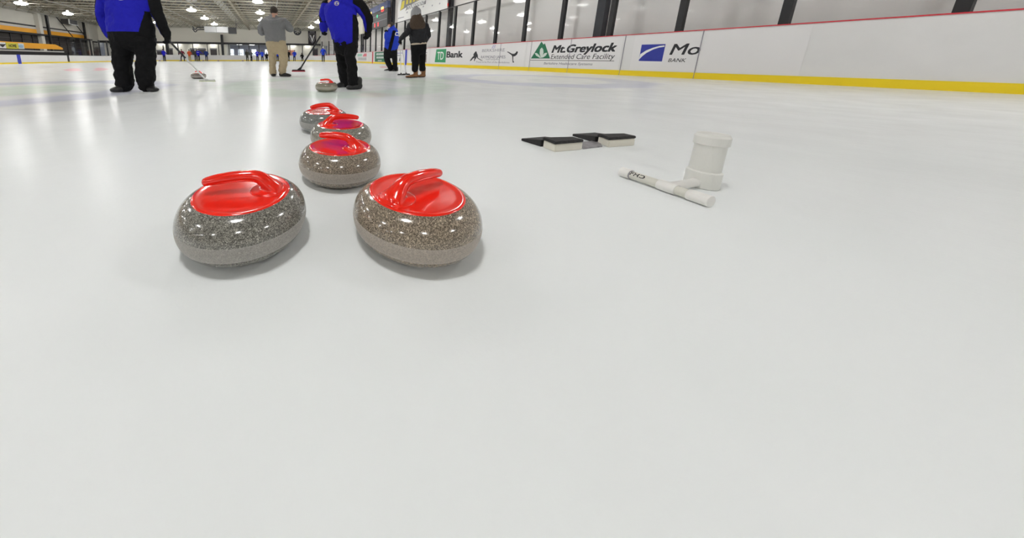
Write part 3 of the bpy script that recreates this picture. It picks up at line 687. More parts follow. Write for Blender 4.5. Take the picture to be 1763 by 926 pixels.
tag(obj('steel_column', boxm(on_v(289, 85, WF-.5)[0]-.2, on_v(289, 85, WF-.5)[0]+.2, WF-.75, WF-.4, -.04, 2.62), blk), 'black steel column at the end wall left of the air handler', kind='structure')
pp = on_v(562, 60, WF-.5); tag(obj('wall_pier', boxm(pp[0]-1.0, pp[0]+.8, WF-.6, WF, 2.6, 5.05), mat('pier_white', (.82, .80, .76), .7)), 'pale wall pier at the right corner of the end wall', kind='structure')
for i, X in enumerate((277, 305, 336, 366, 402, 437, 504, 530)):
    a0 = on_v(X, 75.5, 51.7); t = tag(obj('panel_lamp', boxm(a0[0]-.45, a0[0]+.45, 51.3, 52.1, 2.745, 2.785), softl), 'flat white ceiling panel lamp under the end wall beam, number %s from the left' % ('one two three four five six seven eight'.split()[i]), 'ceiling lamp', 'panel lamps behind the far glass')
for i, (x, y) in enumerate(((-5, 54), (-3, 55), (0, 54), (1.5, 55.4))):
    tag(obj('panel_lamp', boxm(x-.45, x+.45, y-.4, y+.4, 2.745, 2.785), softl), 'flat panel lamp in the lobby ceiling behind the far glass, %s' % ('leftmost', 'second from left', 'third from left', 'rightmost')[i], 'ceiling lamp', 'panel lamps behind the far glass')

# hockey goal near the far right corner
gp = gnd(572, 103.6, 0)
gp = np.array([on_v(572, 100, 44.3)[0], 44.3, 0])
gl = thing('hockey_goal', 'red framed hockey goal with pale net in the far right corner', 'goal', tuple(gp))
bm = bmesh.new()
for x in (-.75, .75): bar(bm, (x, 0, 0), (x, 0, 1.05), .04, 8); bar(bm, (x, 0, .03), (x*.8, .9, .03), .03, 8)
bar(bm, (-.78, 0, 1.05), (.78, 0, 1.05), .04, 8); bar(bm, (-.62, .9, .03), (.62, .9, .03), .03, 8); obj('frame', bm, mat('goal_red', (.6, .1, .1), .5), gl)
bm = bmesh.new()
for k in range(13): x = -.72+.12*k; bar(bm, (x, .05, 1.0), (x*.85, .5, .8), .006, 4); bar(bm, (x*.85, .5, .8), (x*.82, .88, .04), .006, 4)
for k in range(8): z = .1+.1*k; y = .88-.38*(z-.04)/.76; bar(bm, (-.62, y, z), (.62, y, z), .006, 4)
obj('net', bm, wprint, gl)

# ------------------------------------------------------------------ curling stones
def stone():
    t = thing('curling_stone', '', 'curling stone')
    prof, mi = [(0, .004), (.062, .004)], [0]
    R, Hh = .145, .120; N = 60
    for k in range(N+1):
        th = -PI/2+PI*k/N*.93; c, s = math.cos(th), math.sin(th)
        r = R*(.47+.53*abs(c)**.72); z = Hh/2+Hh/2*s
        if r > .1025 or s < 0: prof.append((r, max(z, .0005)))
    prof[0] = (0, 0.0005); prof[1] = (.06, .0005)
    prof = prof[:2]+[p for p in prof[2:] if p[0] > .0605]
    prof += [(.100, Hh-.008), (0, Hh-.008)]
    mi = []
    for (r0, z0), (r1, z1) in zip(prof, prof[1:]):
        zc = (z0+z1)/2; mi.append(1 if (.034 < zc < .068 and r0 > .10) else 0)
    bm = bmesh.new(); lathe(bm, prof, 96, mi=mi); obj('granite_body', bm, None, t, mats=[M_GRAN, M_BAND], smooth=True)
    bm = bmesh.new(); lathe(bm, [(0, .108), (.104, .108), (.1085, .1105), (.109, .1135), (.1065, .1165), (.101, .1172), (.096, .1158), (.085, .1150), (.06, .1152), (.03, .1155), (0, .1155)], 96)
    obj('handle_plate', bm, red_pl, t, smooth=True)
    bm = bmesh.new()
    tube(bm, [(-.078, 0, .1440), (-.055, 0, .1480), (-.02, 0, .1515), (.012, 0, .1520), (.033, 0, .149), (.048, 0, .140), (.060, 0, .128), (.076, 0, .117)],
         [(.0100, .0100), (.0128, .0122), (.0136, .013), (.0138, .0132), (.0150, .0140), (.018, .016), (.023, .017), (.032, .016)], 20, side=(0, 1, 0))
    ellipsoid(bm, (.060, 0, .1155), (.046, .042, .0048), 32)
    o = organic('handle_grip', bm, .0022, red_pl, t, smooth=4)
    return t
st0 = stone()
stones = [ # cam-frame x, y, handle angle, tint, label
 (-.235, .622, 190, (.36, .345, .30), 'front left curling stone with dark grey speckled granite and red handle', 1),
 (.167, .623, 33, (.46, .375, .28), 'front right curling stone with brown speckled granite, handle pointing right', 1),
 (-.015, .977, 150, (.45, .375, .29), 'brown grey curling stone just behind the front pair', 1),
 (-.015, 1.325, 8, (.42, .40, .34), 'pale grey curling stone third in the line, handle pointing right', 1),
 (-.117, 1.661, 207, (.34, .36, .34), 'dark blue grey curling stone fourth in the line, partly hidden', 1),
 (-.231, 3.739, 165, (.44, .40, .30), 'tan curling stone beside the feet of the person holding the black broom', 1),
 (-3.02, 6.003, 160, (.40, .36, .31), 'curling stone on the ice behind the white broom head', 1)]
for i, (x, y, a, tint, lb, s_) in enumerate(stones):
    t = st0 if i == 0 else copy_tree(st0)
    t.location = c2w(x, y); t.rotation_euler = (0, 0, math.radians(a)+PI-YAW); t['label'] = lb; t['group'] = 'curling stones with red handles'
    for ch in t.children:
        if ch.name.startswith('granite_body'): ch.color = (*[c*.88 for c in tint], 1)
for i, (X, v, lb) in enumerate(((275, 45.5, 'left of the person leaning in blue'), (311, 45.9, 'at the feet of the person in maroon'), (376, 45.4, 'alone right of the dark blue person'), (418, 45.7, 'left of the two people in dark coats'), (350, 45.9, 'between the two people in blue'))):
    t = copy_tree(st0); p = on_v(X, 104.5, v); t.location = (p[0], v, 0); t.rotation_euler = (0, 0, i*1.3); t['label'] = 'tiny distant curling stone ' + lb; t['group'] = 'curling stones with red handles'
    for ch in t.children:
        if ch.name.startswith('granite_body'): ch.color = (.3, .26, .2, 1)

# ------------------------------------------------------------------ rubber hacks and pipe
hk = thing('curling_hack', 'black and white foot hack in two blocks on the ice', 'foot hack', (1.5, 1.05, 0))
def hloc(p): return Vector((p[0]-1.5, p[1]-1.05, 0))
def hull(name, P, z0s, z1s, m, parent, r=.003):
    bm = bmesh.new(); lo = [bm.verts.new(p+Vector((0, 0, z))) for p, z in zip(P, z0s)]; hi = [bm.verts.new(p+Vector((0, 0, z))) for p, z in zip(P, z1s)]
    n = len(P); bm.faces.new(lo[::-1]); bm.faces.new(hi)
    for i in range(n): bm.faces.new((lo[i], lo[(i+1) % n], hi[(i+1) % n], hi[i]))
    bmesh.ops.recalc_face_normals(bm, faces=bm.faces[:]); bmesh.ops.bevel(bm, geom=bm.edges[:], offset=r, segments=2, affect='EDGES'); return obj(name, bm, m, parent)
hw = mat('white_foam_block', (.78, .75, .66), .6, noise=.05, nscale=30)
for (FL, FR, BL, PF) in (((955, 262), (1002, 257.5), (941, 256), (897, 242)), ((1047, 254), (1092, 250.5), (1036, 249), (985, 234))):
    a0, a1, a2, a3 = [Vector(gnd(*q)) for q in (FL, FR, BL, PF)]
    a0, a1, a2, a3 = [hloc(q) for q in (a0, a1, a2, a3)]
    wv = a1-a0; dv = Vector((-wv.y, wv.x, 0)).normalized()*.055
    hull('white_block', [a0, a1, a1+dv, a2+Vector((0, .025, 0))+wv*.03, a2], [.0]*5, [.035]*5, hw, hk)
    e = wv.normalized()*.003
    hull('rubber_top', [a0-e, a1+e, a1+dv+e, a2+Vector((0, .028, 0)), a2-e], [.0355]*5, [.049]*5, blk_soft, hk)
    pb = a3+wv*.95
    hull('foot_plate', [a2+Vector((0, .032, 0)), a1+dv*1.05-wv*.02, pb, a3], [.0, .0, .0, .0], [.034, .034, .012, .012], blk_soft, hk, .002)
g0, g1, g2, g3 = [hloc(Vector(gnd(*q))) for q in ((1003, 257), (1037, 253), (1030, 243), (1000, 246))]
hull('cracked_ice_patch', [g0, g1, g2, g3], [.0]*4, [.006]*4, mat('dirty_slush', (.30, .29, .30), .35, noise=.6, nscale=60), hk, .001)

pa, pb = Vector(gnd(1069, 303)), Vector(gnd(1199, 349))
dr = (pb-pa).normalized(); pp0 = thing('pipe_target', 'white plastic pipe stand with black handwriting at the right', 'pipe stand', (pa.x, pa.y, 0))
R0 = .0142; RF = .0172; RZ = .0175
def sx(X): return float((Vector(gnd(X, 303+(X-1069)*46/130.))-pa).dot(dr))
def pipe(name, s0, s1, r, m):
    bm = bmesh.new(); A = dr*s0+Vector((0, 0, RZ)); B = dr*s1+Vector((0, 0, RZ)); bar(bm, A, B, r, 24); o = obj(name, bm, m, pp0)
    for p in o.data.polygons: p.use_smooth = len(p.vertices) == 4
    bv = o.modifiers.new('b', 'BEVEL'); bv.width = .001; bv.segments = 2; bv.limit_method = 'ANGLE'; return o
pipe('end_cap', 0, sx(1085), RF, pvc); pipe('pipe_length', sx(1083), sx(1215), R0, pvc2); pipe('coupling', sx(1133), sx(1164), RF, pvc); pipe('end_cap', sx(1184), sx(1222), RF, pvc)
uw = Vector(gnd(1206, 320)); up = uw-pa; up.z = 0; tb = dr*sx(1148)+Vector((0, 0, RZ))
bm = bmesh.new(); bar(bm, tb, Vector((up.x, up.y, RZ)), R0, 20); obj('branch_pipe', bm, pvc, pp0)
dU = float((np.array(uw)-CP) @ BB); rU = ray(1206, 230); zU = float((CP+dU/float(rU @ BB)*rU)[2])
bm = bmesh.new(); lathe(bm, [(0, 0), (.037, 0), (.040, .003), (.040, zU*.30), (.038, zU*.31), (.035, zU*.32), (.035, zU*.80), (.039, zU*.81), (.039, zU*.95), (.034, zU), (0, zU)], 48, up.x, up.y); obj('upright_pipe', bm, mat('milky_pvc', (.76, .76, .72), .35), pp0)
def pipe_text(s, s0, s1, m, hh, mir=False):
    me = text_mesh(s, .02); co = np.array([v.co[:] for v in me.vertices]); x0, x1 = co[:, 0].min(), co[:, 0].max(); y1 = co[:, 1].max()
    view = Vector((-.75, -.35, .62)).normalized(); side = dr.cross(view).normalized()*-1
    n0 = side.cross(dr).normalized()
    if n0.dot(view) < 0: n0 = -n0
    up_ = n0.cross(dr).normalized()
    if up_.z < 0: up_ = -up_
    for v in me.vertices:
        f = (v.co.x-x0)/(x1-x0); f = 1-f if mir else f
        a = (v.co.y/y1-.5)*hh/.0146
        c_ = dr*(s0+(s1-s0)*f)+Vector((0, 0, RZ)); v.co = c_+(n0*math.cos(a)+up_*math.sin(a))*(.0147+v.co.z*.1)
    me.update(); o = link('handwriting', me, m, pp0); return o
pipe_text('FH', sx(1087), sx(1101.5), ink, .013); pipe_text('C', sx(1103), sx(1112), ink, .013, True)
bm = bmesh.new(); A = dr*.086+Vector((0, 0, RZ))
bar(bm, dr*sx(1085.2)+Vector((0, 0, RZ)), dr*sx(1086.6)+Vector((0, 0, RZ)), .0154, 24); obj('dark_joint', bm, inkg, pp0)

# ------------------------------------------------------------------ people
def face_dir(a): return Vector((math.cos(a), math.sin(a), 0))
class Fig:
    """local frame: x = image right, y = away from the camera, z up; joints measured in metres"""
    def __init__(s, label, foot, group=None, at=None):
        O = gnd(*foot) if at is None else np.array([on_v(foot[0], foot[1], at)[0], at, 0]); s.O = O
        s.t = thing('person', label, 'person', tuple(O), -YAW, group); s.D = float((O-CP) @ BB)
    def q(s, X, Y, d=0.0):
        r = ray(X, Y); t = (s.D+d)/(r @ BB); P = CP+t*r
        return Vector((float((P-s.O) @ RR), d, float(P[2])))
    def ring(s, X0, X1, Y, b, d=0.0):
        a0, a1 = s.q(X0, Y, d), s.q(X1, Y, d); return (a0+a1)/2, (abs(a1.x-a0.x)/2, b)
    def rings(s, rows): 
        L_ = [s.ring(*r) for r in rows]; return [a for a, b in L_], [b for a, b in L_]
def hand(parent, wrist, fwd, nrm, m, curl=.5, size=1.0, thumb=1, name='glove', fat=1.0, voxel=.0045):
    """palm with four unequal bent fingers and a thumb leaving its side"""
    fwd = Vector(fwd).normalized(); nrm = Vector(nrm); nrm = (nrm-fwd*nrm.dot(fwd)).normalized(); lat = fwd.cross(nrm)*thumb; S = .175*size; w0 = Vector(wrist)
    bm = bmesh.new()
    tube(bm, [w0-fwd*S*.15, w0+fwd*S*.12, w0+fwd*S*.33, w0+fwd*S*.50], [(S*.17*fat, S*.13*fat), (S*.20*fat, S*.12*fat), (S*.24*fat, S*.11*fat), (S*.23*fat, S*.085*fat)], 14, side=lat)
    for i, (off, ln) in enumerate(((.17, .40), (.06, .45), (-.055, .42), (-.16, .33))):
        p = w0+fwd*S*.46+lat*S*off; d = fwd+lat*off*.35; pts = [p]; ang = 0
        for sg in (.42, .33, .25):
            ang += curl*(1.0 if sg > .4 else 1.15)
            dd = (d.normalized()*math.cos(ang)+nrm*math.sin(ang)); p = p+dd*S*ln*sg; pts.append(p)
        r = S*.055*fat; tube(bm, pts, [r*1.1, r*1.05, r, r*.85], 10, side=lat, sub=3)
    p = w0+fwd*S*.18+lat*S*.18; d1 = (fwd*.6+lat*.8+nrm*.25*curl).normalized(); d2 = (fwd*.85+lat*.35+nrm*.6*curl).normalized(); d3 = (fwd*.8-lat*.1*curl+nrm*.8*curl).normalized()
    tube(bm, [p-d1*S*.05, p+d1*S*.16, p+d1*S*.16+d2*S*.15, p+d1*S*.16+d2*S*.15+d3*S*.12], [S*.085*fat, S*.072*fat, S*.062*fat, S*.05*fat], 10, side=nrm, sub=3)
    return organic(name, bm, voxel, m, parent, smooth=2)
def add_head(bm, c, r, face, tilt=0, neck=None):
    """c skull centre, r half head height; face = unit vector looked at"""
    f = Vector(face).normalized(); up = Vector((0, 0, 1)); sd = f.cross(up).normalized(); up = sd.cross(f)
    R3 = Matrix((sd, f, up)).transposed()
    ellipsoid(bm, c+up*r*.12, (r*.66, r*.80, r*.84), 24, R3)
    ellipsoid(bm, c+f*r*.22-up*r*.36, (r*.50, r*.56, r*.62), 20, R3)
    ellipsoid(bm, c+f*r*.50-up*r*.78, (r*.26, r*.22, r*.18), 14, R3)
    tube(bm, [c+f*r*.76+up*r*.08, c+f*r*.90-up*r*.12, c+f*r*.97-up*r*.26], [r*.07, r*.10, r*.13], 10, side=sd, sub=2)
    for s in (-1, 1):
        ellipsoid(bm, c+sd*s*r*.68-up*r*.08-f*r*.02, (r*.07, r*.14, r*.22), 12, R3)
        ellipsoid(bm, c+sd*s*r*.28+f*r*.66+up*r*.16, (r*.20, r*.10, r*.07), 12, R3)
        ellipsoid(bm, c+sd*s*r*.34+f*r*.60-up*r*.22, (r*.20, r*.16, r*.18), 12, R3)
    ellipsoid(bm, c+f*r*.76-up*r*.46, (r*.22, r*.07, r*.055), 12, R3); ellipsoid(bm, c+f*r*.74-up*r*.56, (r*.18, r*.07, r*.05), 12, R3)
    if neck is not None: tube(bm, [c-up*r*.35-f*r*.1, Vector(neck)], [r*.46, r*.56], 14, side=sd)
    return f, sd, up
def eyes(parent, c, r, face):
    f = Vector(face).normalized(); up = Vector((0, 0, 1)); sd = f.cross(up).normalized()
    for s in (-1, 1):
        bm = bmesh.new(); ellipsoid(bm, c+sd*s*r*.28+f*r*.70+up*r*.03, (r*.12, r*.12, r*.09), 12); obj('eye', bm, wprint, parent, smooth=True)
        bm = bmesh.new(); ellipsoid(bm, c+sd*s*r*.28+f*r*.79+up*r*.03, (r*.05, r*.05, r*.05), 10); obj('iris', bm, ink, parent, smooth=True)
def hair_cap(parent, c, r, face, m, low=-.45, thick=1.06, fringe=.35, name='hair', voxel=.01):
    f = Vector(face).normalized(); up = Vector((0, 0, 1)); sd = f.cross(up).normalized(); R3 = Matrix((sd, f, up)).transposed()
    bm = bmesh.new(); ellipsoid(bm, c+up*r*.16-f*r*.04, (r*.70*thick, r*.84*thick, r*.88*thick), 64, R3)
    dl = [v for v in bm.verts if (v.co-c).dot(f) > r*fringe and (v.co-c).dot(up) < r*.42 or (v.co-c).dot(up) < r*low]
    bmesh.ops.delete(bm, geom=dl, context='VERTS')
    o = obj(name, bm, m, parent, smooth=True); md = o.modifiers.new('s', 'SOLIDIFY'); md.thickness = r*.10; md.offset = -1; return o
def shoe(parent, heel, toe, m, solem, w_=.045, h=.085, name='shoe', ankle_h=None, tint=None):
    heel, toe = Vector(heel), Vector(toe); d = (toe-heel); L_ = d.length; d.normalize(); up = Vector((0, 0, 1)); sd = d.cross(up)
    bm = bmesh.new(); z = heel.z
    tube(bm, [heel+d*L_*.08+up*h*.42, heel+d*L_*.30+up*h*.44, heel+d*L_*.55+up*h*.36, heel+d*L_*.78+up*h*.30, heel+d*L_*.93+up*h*.26],
         [(w_*.78, h*.42), (w_*.85, h*.46), (w_*.98, h*.36), (w_*1.0, h*.29), (w_*.72, h*.22)], 16, side=sd)
    ah = ankle_h or h*1.15
    tube(bm, [heel+d*L_*.20+up*h*.4, heel+d*L_*.20+up*ah], [(w_*.85, w_*1.0), (w_*.9, w_*1.05)], 14, side=sd)
    zs = z+h*.22
    o = organic(name, bm, .007, [m, solem], parent, smooth=2, colour=lambda c: 1 if c.z < zs else 0)
    for v in o.data.vertices:
        if v.co.z < z+.002: v.co.z = z+.002
    return o
def seg_dist(p, pts):
    best = (9, None, None)
    for a, b in zip(pts, pts[1:]):
        ab = b-a; t = max(0, min(1, (p-a).dot(ab)/ab.length_squared)); c = a+ab*t; d = (p-c).length
        if d < best[0]: best = (d, c, ab)
    return best
def decal(parent, target, me, A, ex, ez, scale, nrm, m, name, off=.004):
    """flat artwork pressed onto the cloth along -nrm"""
    bvh = BVHTree.FromPolygons([v.co for v in target.data.vertices], [tuple(p.vertices) for p in target.data.polygons])
    for v in me.vertices:
        p = Vector(A)+Vector(ex)*v.co.x*scale+Vector(ez)*v.co.y*scale
        h = bvh.ray_cast(p+Vector(nrm)*.6, -Vector(nrm)); v.co = (h[0] if h[0] else p)+Vector(nrm)*(off+max(0, v.co.z)*.2)
    me.update(); return link(name, me, m, parent)
def ring_mesh(r0, r1, n=40, sx=1, sz=1):
    me = bpy.data.meshes.new('r'); V = [(r*sx*math.cos(2*PI*k/n), r*sz*math.sin(2*PI*k/n), 0) for k in range(n) for r in (r0, r1)]
    me.from_pydata(V, [], [(2*k, 2*k+1, (2*k+3) % (2*n), (2*k+2) % (2*n)) for k in range(n)]); return me

def broom(label, top, headp, m_top, m_low, frac, hw_, m_head, m_pad, along, r=.0125, white_head=False, name='curling_broom'):
    """top and head in world coordinates"""
    top, headp = Vector(top), Vector(headp); t = thing(name, label, 'curling broom', tuple(headp)); d = top-headp
    bm = bmesh.new(); bar(bm, d*frac, d, r, 14); o = obj('upper_shaft', bm, m_top, t); bm = bmesh.new(); bar(bm, d.normalized()*.035, d*frac, r*.95, 14); obj('lower_shaft', bm, m_low, t)
    al = Vector(along).normalized(); sd = al.cross(Vector((0, 0, 1)))
    bm = bmesh.new(); tube(bm, [-al*hw_*.92, al*hw_*.92], [(.030, .012)]*2, 16, side=sd, sub=1); bmesh.ops.translate(bm, vec=(0, 0, .022), verts=bm.verts); obj('broom_head', bm, m_head, t, smooth=True)
    bm = bmesh.new(); tube(bm, [-al*hw_, al*hw_], [(.036, .010)]*2, 16, side=sd, sub=1); bmesh.ops.translate(bm, vec=(0, 0, .008), verts=bm.verts); obj('broom_pad', bm, m_pad, t, smooth=True)
    bm = bmesh.new(); tube(bm, [Vector((0, 0, .025)), d.normalized()*.08], [.022, .017], 12); obj('swivel', bm, m_head, t, smooth=True)
    return t

# --- person A: blue jacket, back to us, left
A = Fig('person in blue and black jacket seen from behind, nearest the left edge', (236, 157.5)); q = A.q
bm = bmesh.new()
P, R = A.rings([(190, 264, 55, .15, 0), (190, 265, 63, .17, 0), (192, 266.5, 69, .16, 0)]); tube(bm, P, R, 28, sub=3)
for rows_ in ([(193, 231, 70, .15, 0), (194, 230.5, 79, .13, 0), (195, 229.2, 86, .12, 0), (196, 226, 92, .115, 0), (197.5, 224.5, 105, .11, 0), (199, 225, 117, .105, .0), (200.5, 226, 130, .10, 0), (202, 227, 138, .10, 0), (201.5, 228, 144, .10, 0), (203, 227, 147.5, .095, 0)],
              [(229, 266, 70, .15, 0), (229.8, 266, 79, .13, 0), (232.5, 265.8, 86, .12, 0), (236, 265.2, 92, .115, 0), (237.5, 265.5, 105, .11, 0), (235.5, 266, 117, .105, 0), (235, 266.3, 130, .10, 0), (237, 265, 138, .10, 0), (239, 264, 144, .10, 0), (240, 263, 147.5, .095, 0)]):
    P, R = A.rings(rows_); tube(bm, P, R, 24, sub=3)
organic('trousers', bm, .010, blackf, A.t, wrinkle=.042, wsize=.075)
armR = [q(257, -27, .0), q(263, 0, .0), q(271, 24, .02), q(280, 46, .05), q(286, 60, .08)]
armL = [q(189, -27, .0), q(179, 0, .0), q(175, 20, .02), q(181, 42, .06), q(190, 60, .10)]
bm = bmesh.new()
P, R = A.rings([(188.5, 264, 57, .19, 0), (187, 263.3, 48, .185, 0), (186, 260, 36, .17, 0), (185, 257.5, 22, .165, 0), (185, 259, 8, .16, 0), (185, 262, -6, .155, 0), (187, 260, -20, .14, .01), (196, 251, -31, .11, .02), (212, 236, -39, .08, .03)]); tube(bm, P, R, 32, sub=3)
tube(bm, armR, [.085, .078, .070, .062, .052], 18); tube(bm, armL, [.085, .080, .072, .064, .055], 18)
def colA(c):
    dR = seg_dist(c, armR); dL = seg_dist(c, armL); tx = q(253, 40).x
    if dR[0] < .095 and c.x > q(262, 10).x-.0 or (dR[0] < .1 and c.z < q(260, 30).z and c.x > q(266, 40).x): return 1 if (c.x-dR[1].x) > -.035 else 0
    if dL[0] < .1 and c.x < q(184, 10).x: return 1 if (c.x-dL[1].x) < -.034 else 0
    if c.z < q(256, 21).z and c.x > q(252.3, 57).x+.045*(c.z-q(0, 57).z)/(q(0, 22).z-q(0, 57).z): return 1
    if c.z < q(220, 56.4).z: return 1
    return 0
jkA = organic('jacket', bm, .0058, [blue, blackf], A.t, wrinkle=.03, wsize=.10, smooth=8, colour=colA)
c_ = q(224, -8); decal(A.t, jkA, ring_mesh(.075, .086), c_, (1, 0, 0), (0, 0, 1), 1, (0, -1, 0), white_cl, 'back_emblem'); decal(A.t, jkA, ring_mesh(.040, .060), c_+Vector((.0, 0, 0)), (1, 0, 0), (0, 0, 1), 1, (0, -1, 0), mat('emblem_red', (.5, .04, .08), .6), 'back_emblem', .005)
decal(A.t, jkA, text_mesh('Curling', .01, .3, 'CENTER'), c_+Vector((0, 0, -.02)), (1, 0, 0), (0, 0, 1), .10, (0, -1, 0), white_cl, 'back_lettering', .007)
me_ = ring_mesh(.0, .02, 24, 3, .6); decal(A.t, jkA, me_, c_+Vector((-.075, 0, -.055)), (1, 0, 0), (0, 0, 1), 1, (0, -1, 0), white_cl, 'back_lettering', .006)
bm = bmesh.new(); hc = q(224, -64, .02); hr = .118
add_head(bm, hc, hr, (0, 1, 0), neck=q(224, -38, .02))
tube(bm, [q(224, -40), q(224, -10), q(225, 30), q(226, 60)], [(.13, .08), (.16, .10), (.15, .10), (.14, .10)], 20)
for aR in (armR, armL): tube(bm, [q(224, -25)]+aR, [.07, .05, .045, .04, .035, .028], 12)
for X in (213, 251): tube(bm, [q(226+(X-226)*.5, 62), q(X, 110), q(X, 146)], [.08, .055, .04], 12)
organic('body', bm, .011, skin, A.t); eyes(A.t, hc, hr, (0, 1, 0)); hair_cap(A.t, hc, hr, (0, 1, 0), hair_d)
hand(A.t, q(286.5, 60, .08), q(290, 76, .12)-q(286, 60, .08), (-.8, .2, -.3), blackf, .75, 1.0, 1, fat=1.25)
hand(A.t, q(190, 58, .10), (.35, .2, -.9), (.6, -.3, 0), blackf, .35, .95, -1, fat=1.2)
shoe(A.t, q(221, 152, .0)*1+Vector((0, .02, -q(221, 152).z)), Vector((q(205, 157).x, -.13, 0)), black_sh, blk, .060, .115)
shoe(A.t, Vector((q(246, 155).x, .03, 0)), Vector((q(275, 158).x, -.05, 0)), black_sh, blk, .060, .115)
def W(fig, p): p = Vector(p); return Vector(fig.O)+Vector(RR)*p.x+Vector(BB)*p.y+Vector((0, 0, p.z))
hdA = q(357, 140.2, 1.0); hp = q(291, 70, .11)
dd = (hp-hdA).normalized()
broom('black and white curling broom held by the left person, white head', W(A, hp+dd*.03), W(A, hdA), blk, wprint, .62, .115, wprint, mat('pale_lime', (.75, .82, .55), .6), Vector(RR))

# --- person H: grey hoodie and khaki trousers
Hh = Fig('person in grey hoodie and khaki trousers standing with their back to us', (482, 131.5)); q = Hh.q
bm = bmesh.new()
P, R = Hh.rings([(458.5, 491, 68, .13, 0), (458, 492, 74, .145, 0), (459, 493, 80, .145, 0), (460, 494, 85, .13, 0)]); tube(bm, P, R, 26, sub=3)
for rows_ in ([(460, 477, 82, .12, 0), (461.5, 475.5, 90, .10, 0), (463, 475.5, 98, .09, 0), (463.5, 474.6, 110, .085, 0), (464, 474.8, 119, .08, 0), (463.8, 476, 124.5, .085, 0)],
              [(475, 494.3, 82, .12, 0), (478.5, 495.2, 90, .105, 0), (481, 495.8, 98, .10, 0), (480.8, 495, 107, .09, 0), (480, 493.5, 116, .085, -.0), (479.8, 493, 122.5, .09, 0)]):
    P, R = Hh.rings(rows_); tube(bm, P, R, 20, sub=3)
organic('trousers', bm, .011, khaki, Hh.t, wrinkle=.045, wsize=.07)
bm = boxm(q(488.5, 95).x, q(488.5, 95).x+.02, -.05, .05, q(488, 93).z-.06, q(488, 93).z); 
aL = [q(454, 38, 0), q(449.5, 48, .02), q(450.5, 56.5, .08), q(459, 53, .26)]
aR = [q(489, 37, 0), q(497, 45, .04), q(500.5, 50.5, .10), q(492, 46, .30)]
bm = bmesh.new()
P, R = Hh.rings([(457.5, 491.5, 70, .15, 0), (456.5, 491.5, 64, .16, 0), (455.5, 491, 56, .16, 0), (453, 490.5, 47, .155, 0), (451, 491, 40, .145, .0), (453, 489, 35, .12, .01), (461, 483, 31.5, .09, .02)]); tube(bm, P, R, 30, sub=3)
tube(bm, aL, [.085, .078, .07, .055], 16); tube(bm, aR, [.085, .08, .07, .055], 16)
tube(bm, [q(459, 34, -.05), q(463, 36, -.12), q(471, 37, -.15), q(479, 35.5, -.12), q(484, 32.5, -.04)], [(.035, .055), (.04, .06), (.045, .065), (.04, .06), (.03, .05)], 14, side=(0, 0, 1))
tube(bm, [q(463, 31.5, .0), q(471, 32.5, -.09), q(480, 31, .0)], [.035, .045, .035], 12)
organic('hoodie', bm, .010, hoodie, Hh.t, wrinkle=.034, wsize=.08)
hc = q(472, 20.5, .02); hr = q(472, 11.5).z-q(472, 20.5).z
bm = bmesh.new(); fH = (.25, 1, -.15); add_head(bm, hc, hr, fH, neck=q(472, 31, .0))
tube(bm, [q(472, 33), q(472, 60), q(475, 78)], [(.14, .08), (.15, .1), (.13, .1)], 18)
for a_ in (aL, aR): tube(bm, [q(472, 37)]+a_, [.06, .05, .045, .04, .03], 12)
tube(bm, [q(470, 78), q(469, 100), q(470, 127)], [.08, .055, .04], 12); tube(bm, [q(484, 78), q(488, 100), q(486, 125)], [.08, .055, .04], 12)
organic('body', bm, .010, skin, Hh.t); eyes(Hh.t, hc, hr, fH); hair_cap(Hh.t, hc, hr, fH, hair_d, low=-.35)
hand(Hh.t, q(459, 53, .26), (.6, .6, .2), (0, 1, 0), skin, .6, .95, 1, name='hand'); hand(Hh.t, q(492, 46, .30), (-.6, .4, .3), (0, 1, 0), skin, .6, .95, 1, name='hand')
shoe(Hh.t, Vector((q(471.5, 128).x, .10, 0)), Vector((q(471.8, 131.5).x, -.10, 0)), black_sh, blk, .060, .115)
shoe(Hh.t, Vector((q(481, 129).x, .06, 0)), Vector((q(502, 132).x, -.09, 0)), black_sh, blk, .060, .115)

# --- person C: centre, blue jacket, black broom
Cn = Fig('person in blue jacket and black gloves holding a black broom off the ice', (600, 152)); q = Cn.q
bm = bmesh.new()
P, R = Cn.rings([(573, 617.5, 64, .15, 0), (573.5, 616.8, 72, .16, 0), (574, 616.5, 80, .15, .02)]); tube(bm, P, R, 26, sub=3)
for rows_ in ([(573.8, 603, 76, .13, .05), (575.5, 601, 88, .11, .10), (578, 601, 98, .10, .14), (581, 603, 117, .09, .18), (582.5, 603, 130, .088, .20), (585, 604, 138, .09, .20), (585.5, 603, 142.5, .09, .20)],
              [(588, 616.8, 76, .13, -.02), (591, 614.5, 88, .115, -.07), (593, 612.5, 98, .10, -.10), (596.5, 614.8, 117, .095, -.12), (597.5, 616, 130, .09, -.13), (598, 618.5, 138, .092, -.13), (599.5, 618.3, 146, .092, -.13)]):
    P, R = Cn.rings(rows_); tube(bm, P, R, 22, sub=3)
organic('trousers', bm, .010, blackf, Cn.t, wrinkle=.042, wsize=.075)
aR = [q(606, 2, .0), q(621, 12, .0), q(631, 28, .0), q(634, 42, .02), q(634, 51, .03)]
aL = [q(563, 9, .08), q(559, 24, .16), q(558, 40, .22), q(557, 50, .24)]
bm = bmesh.new()
P, R = Cn.rings([(573, 617, 65.5, .185, 0), (570.5, 617.5, 60, .185, 0), (567.5, 617.5, 50, .175, 0), (564, 616.5, 40, .165, .0), (559.5, 614, 28, .165, .0), (557.5, 611, 19, .155, .0), (560, 607, 9, .14, .0), (566, 600, 1, .11, .0), (572, 590, -6, .08, 0)])
nrm_ = len(P)
tube(bm, P, R, 32, sub=3)
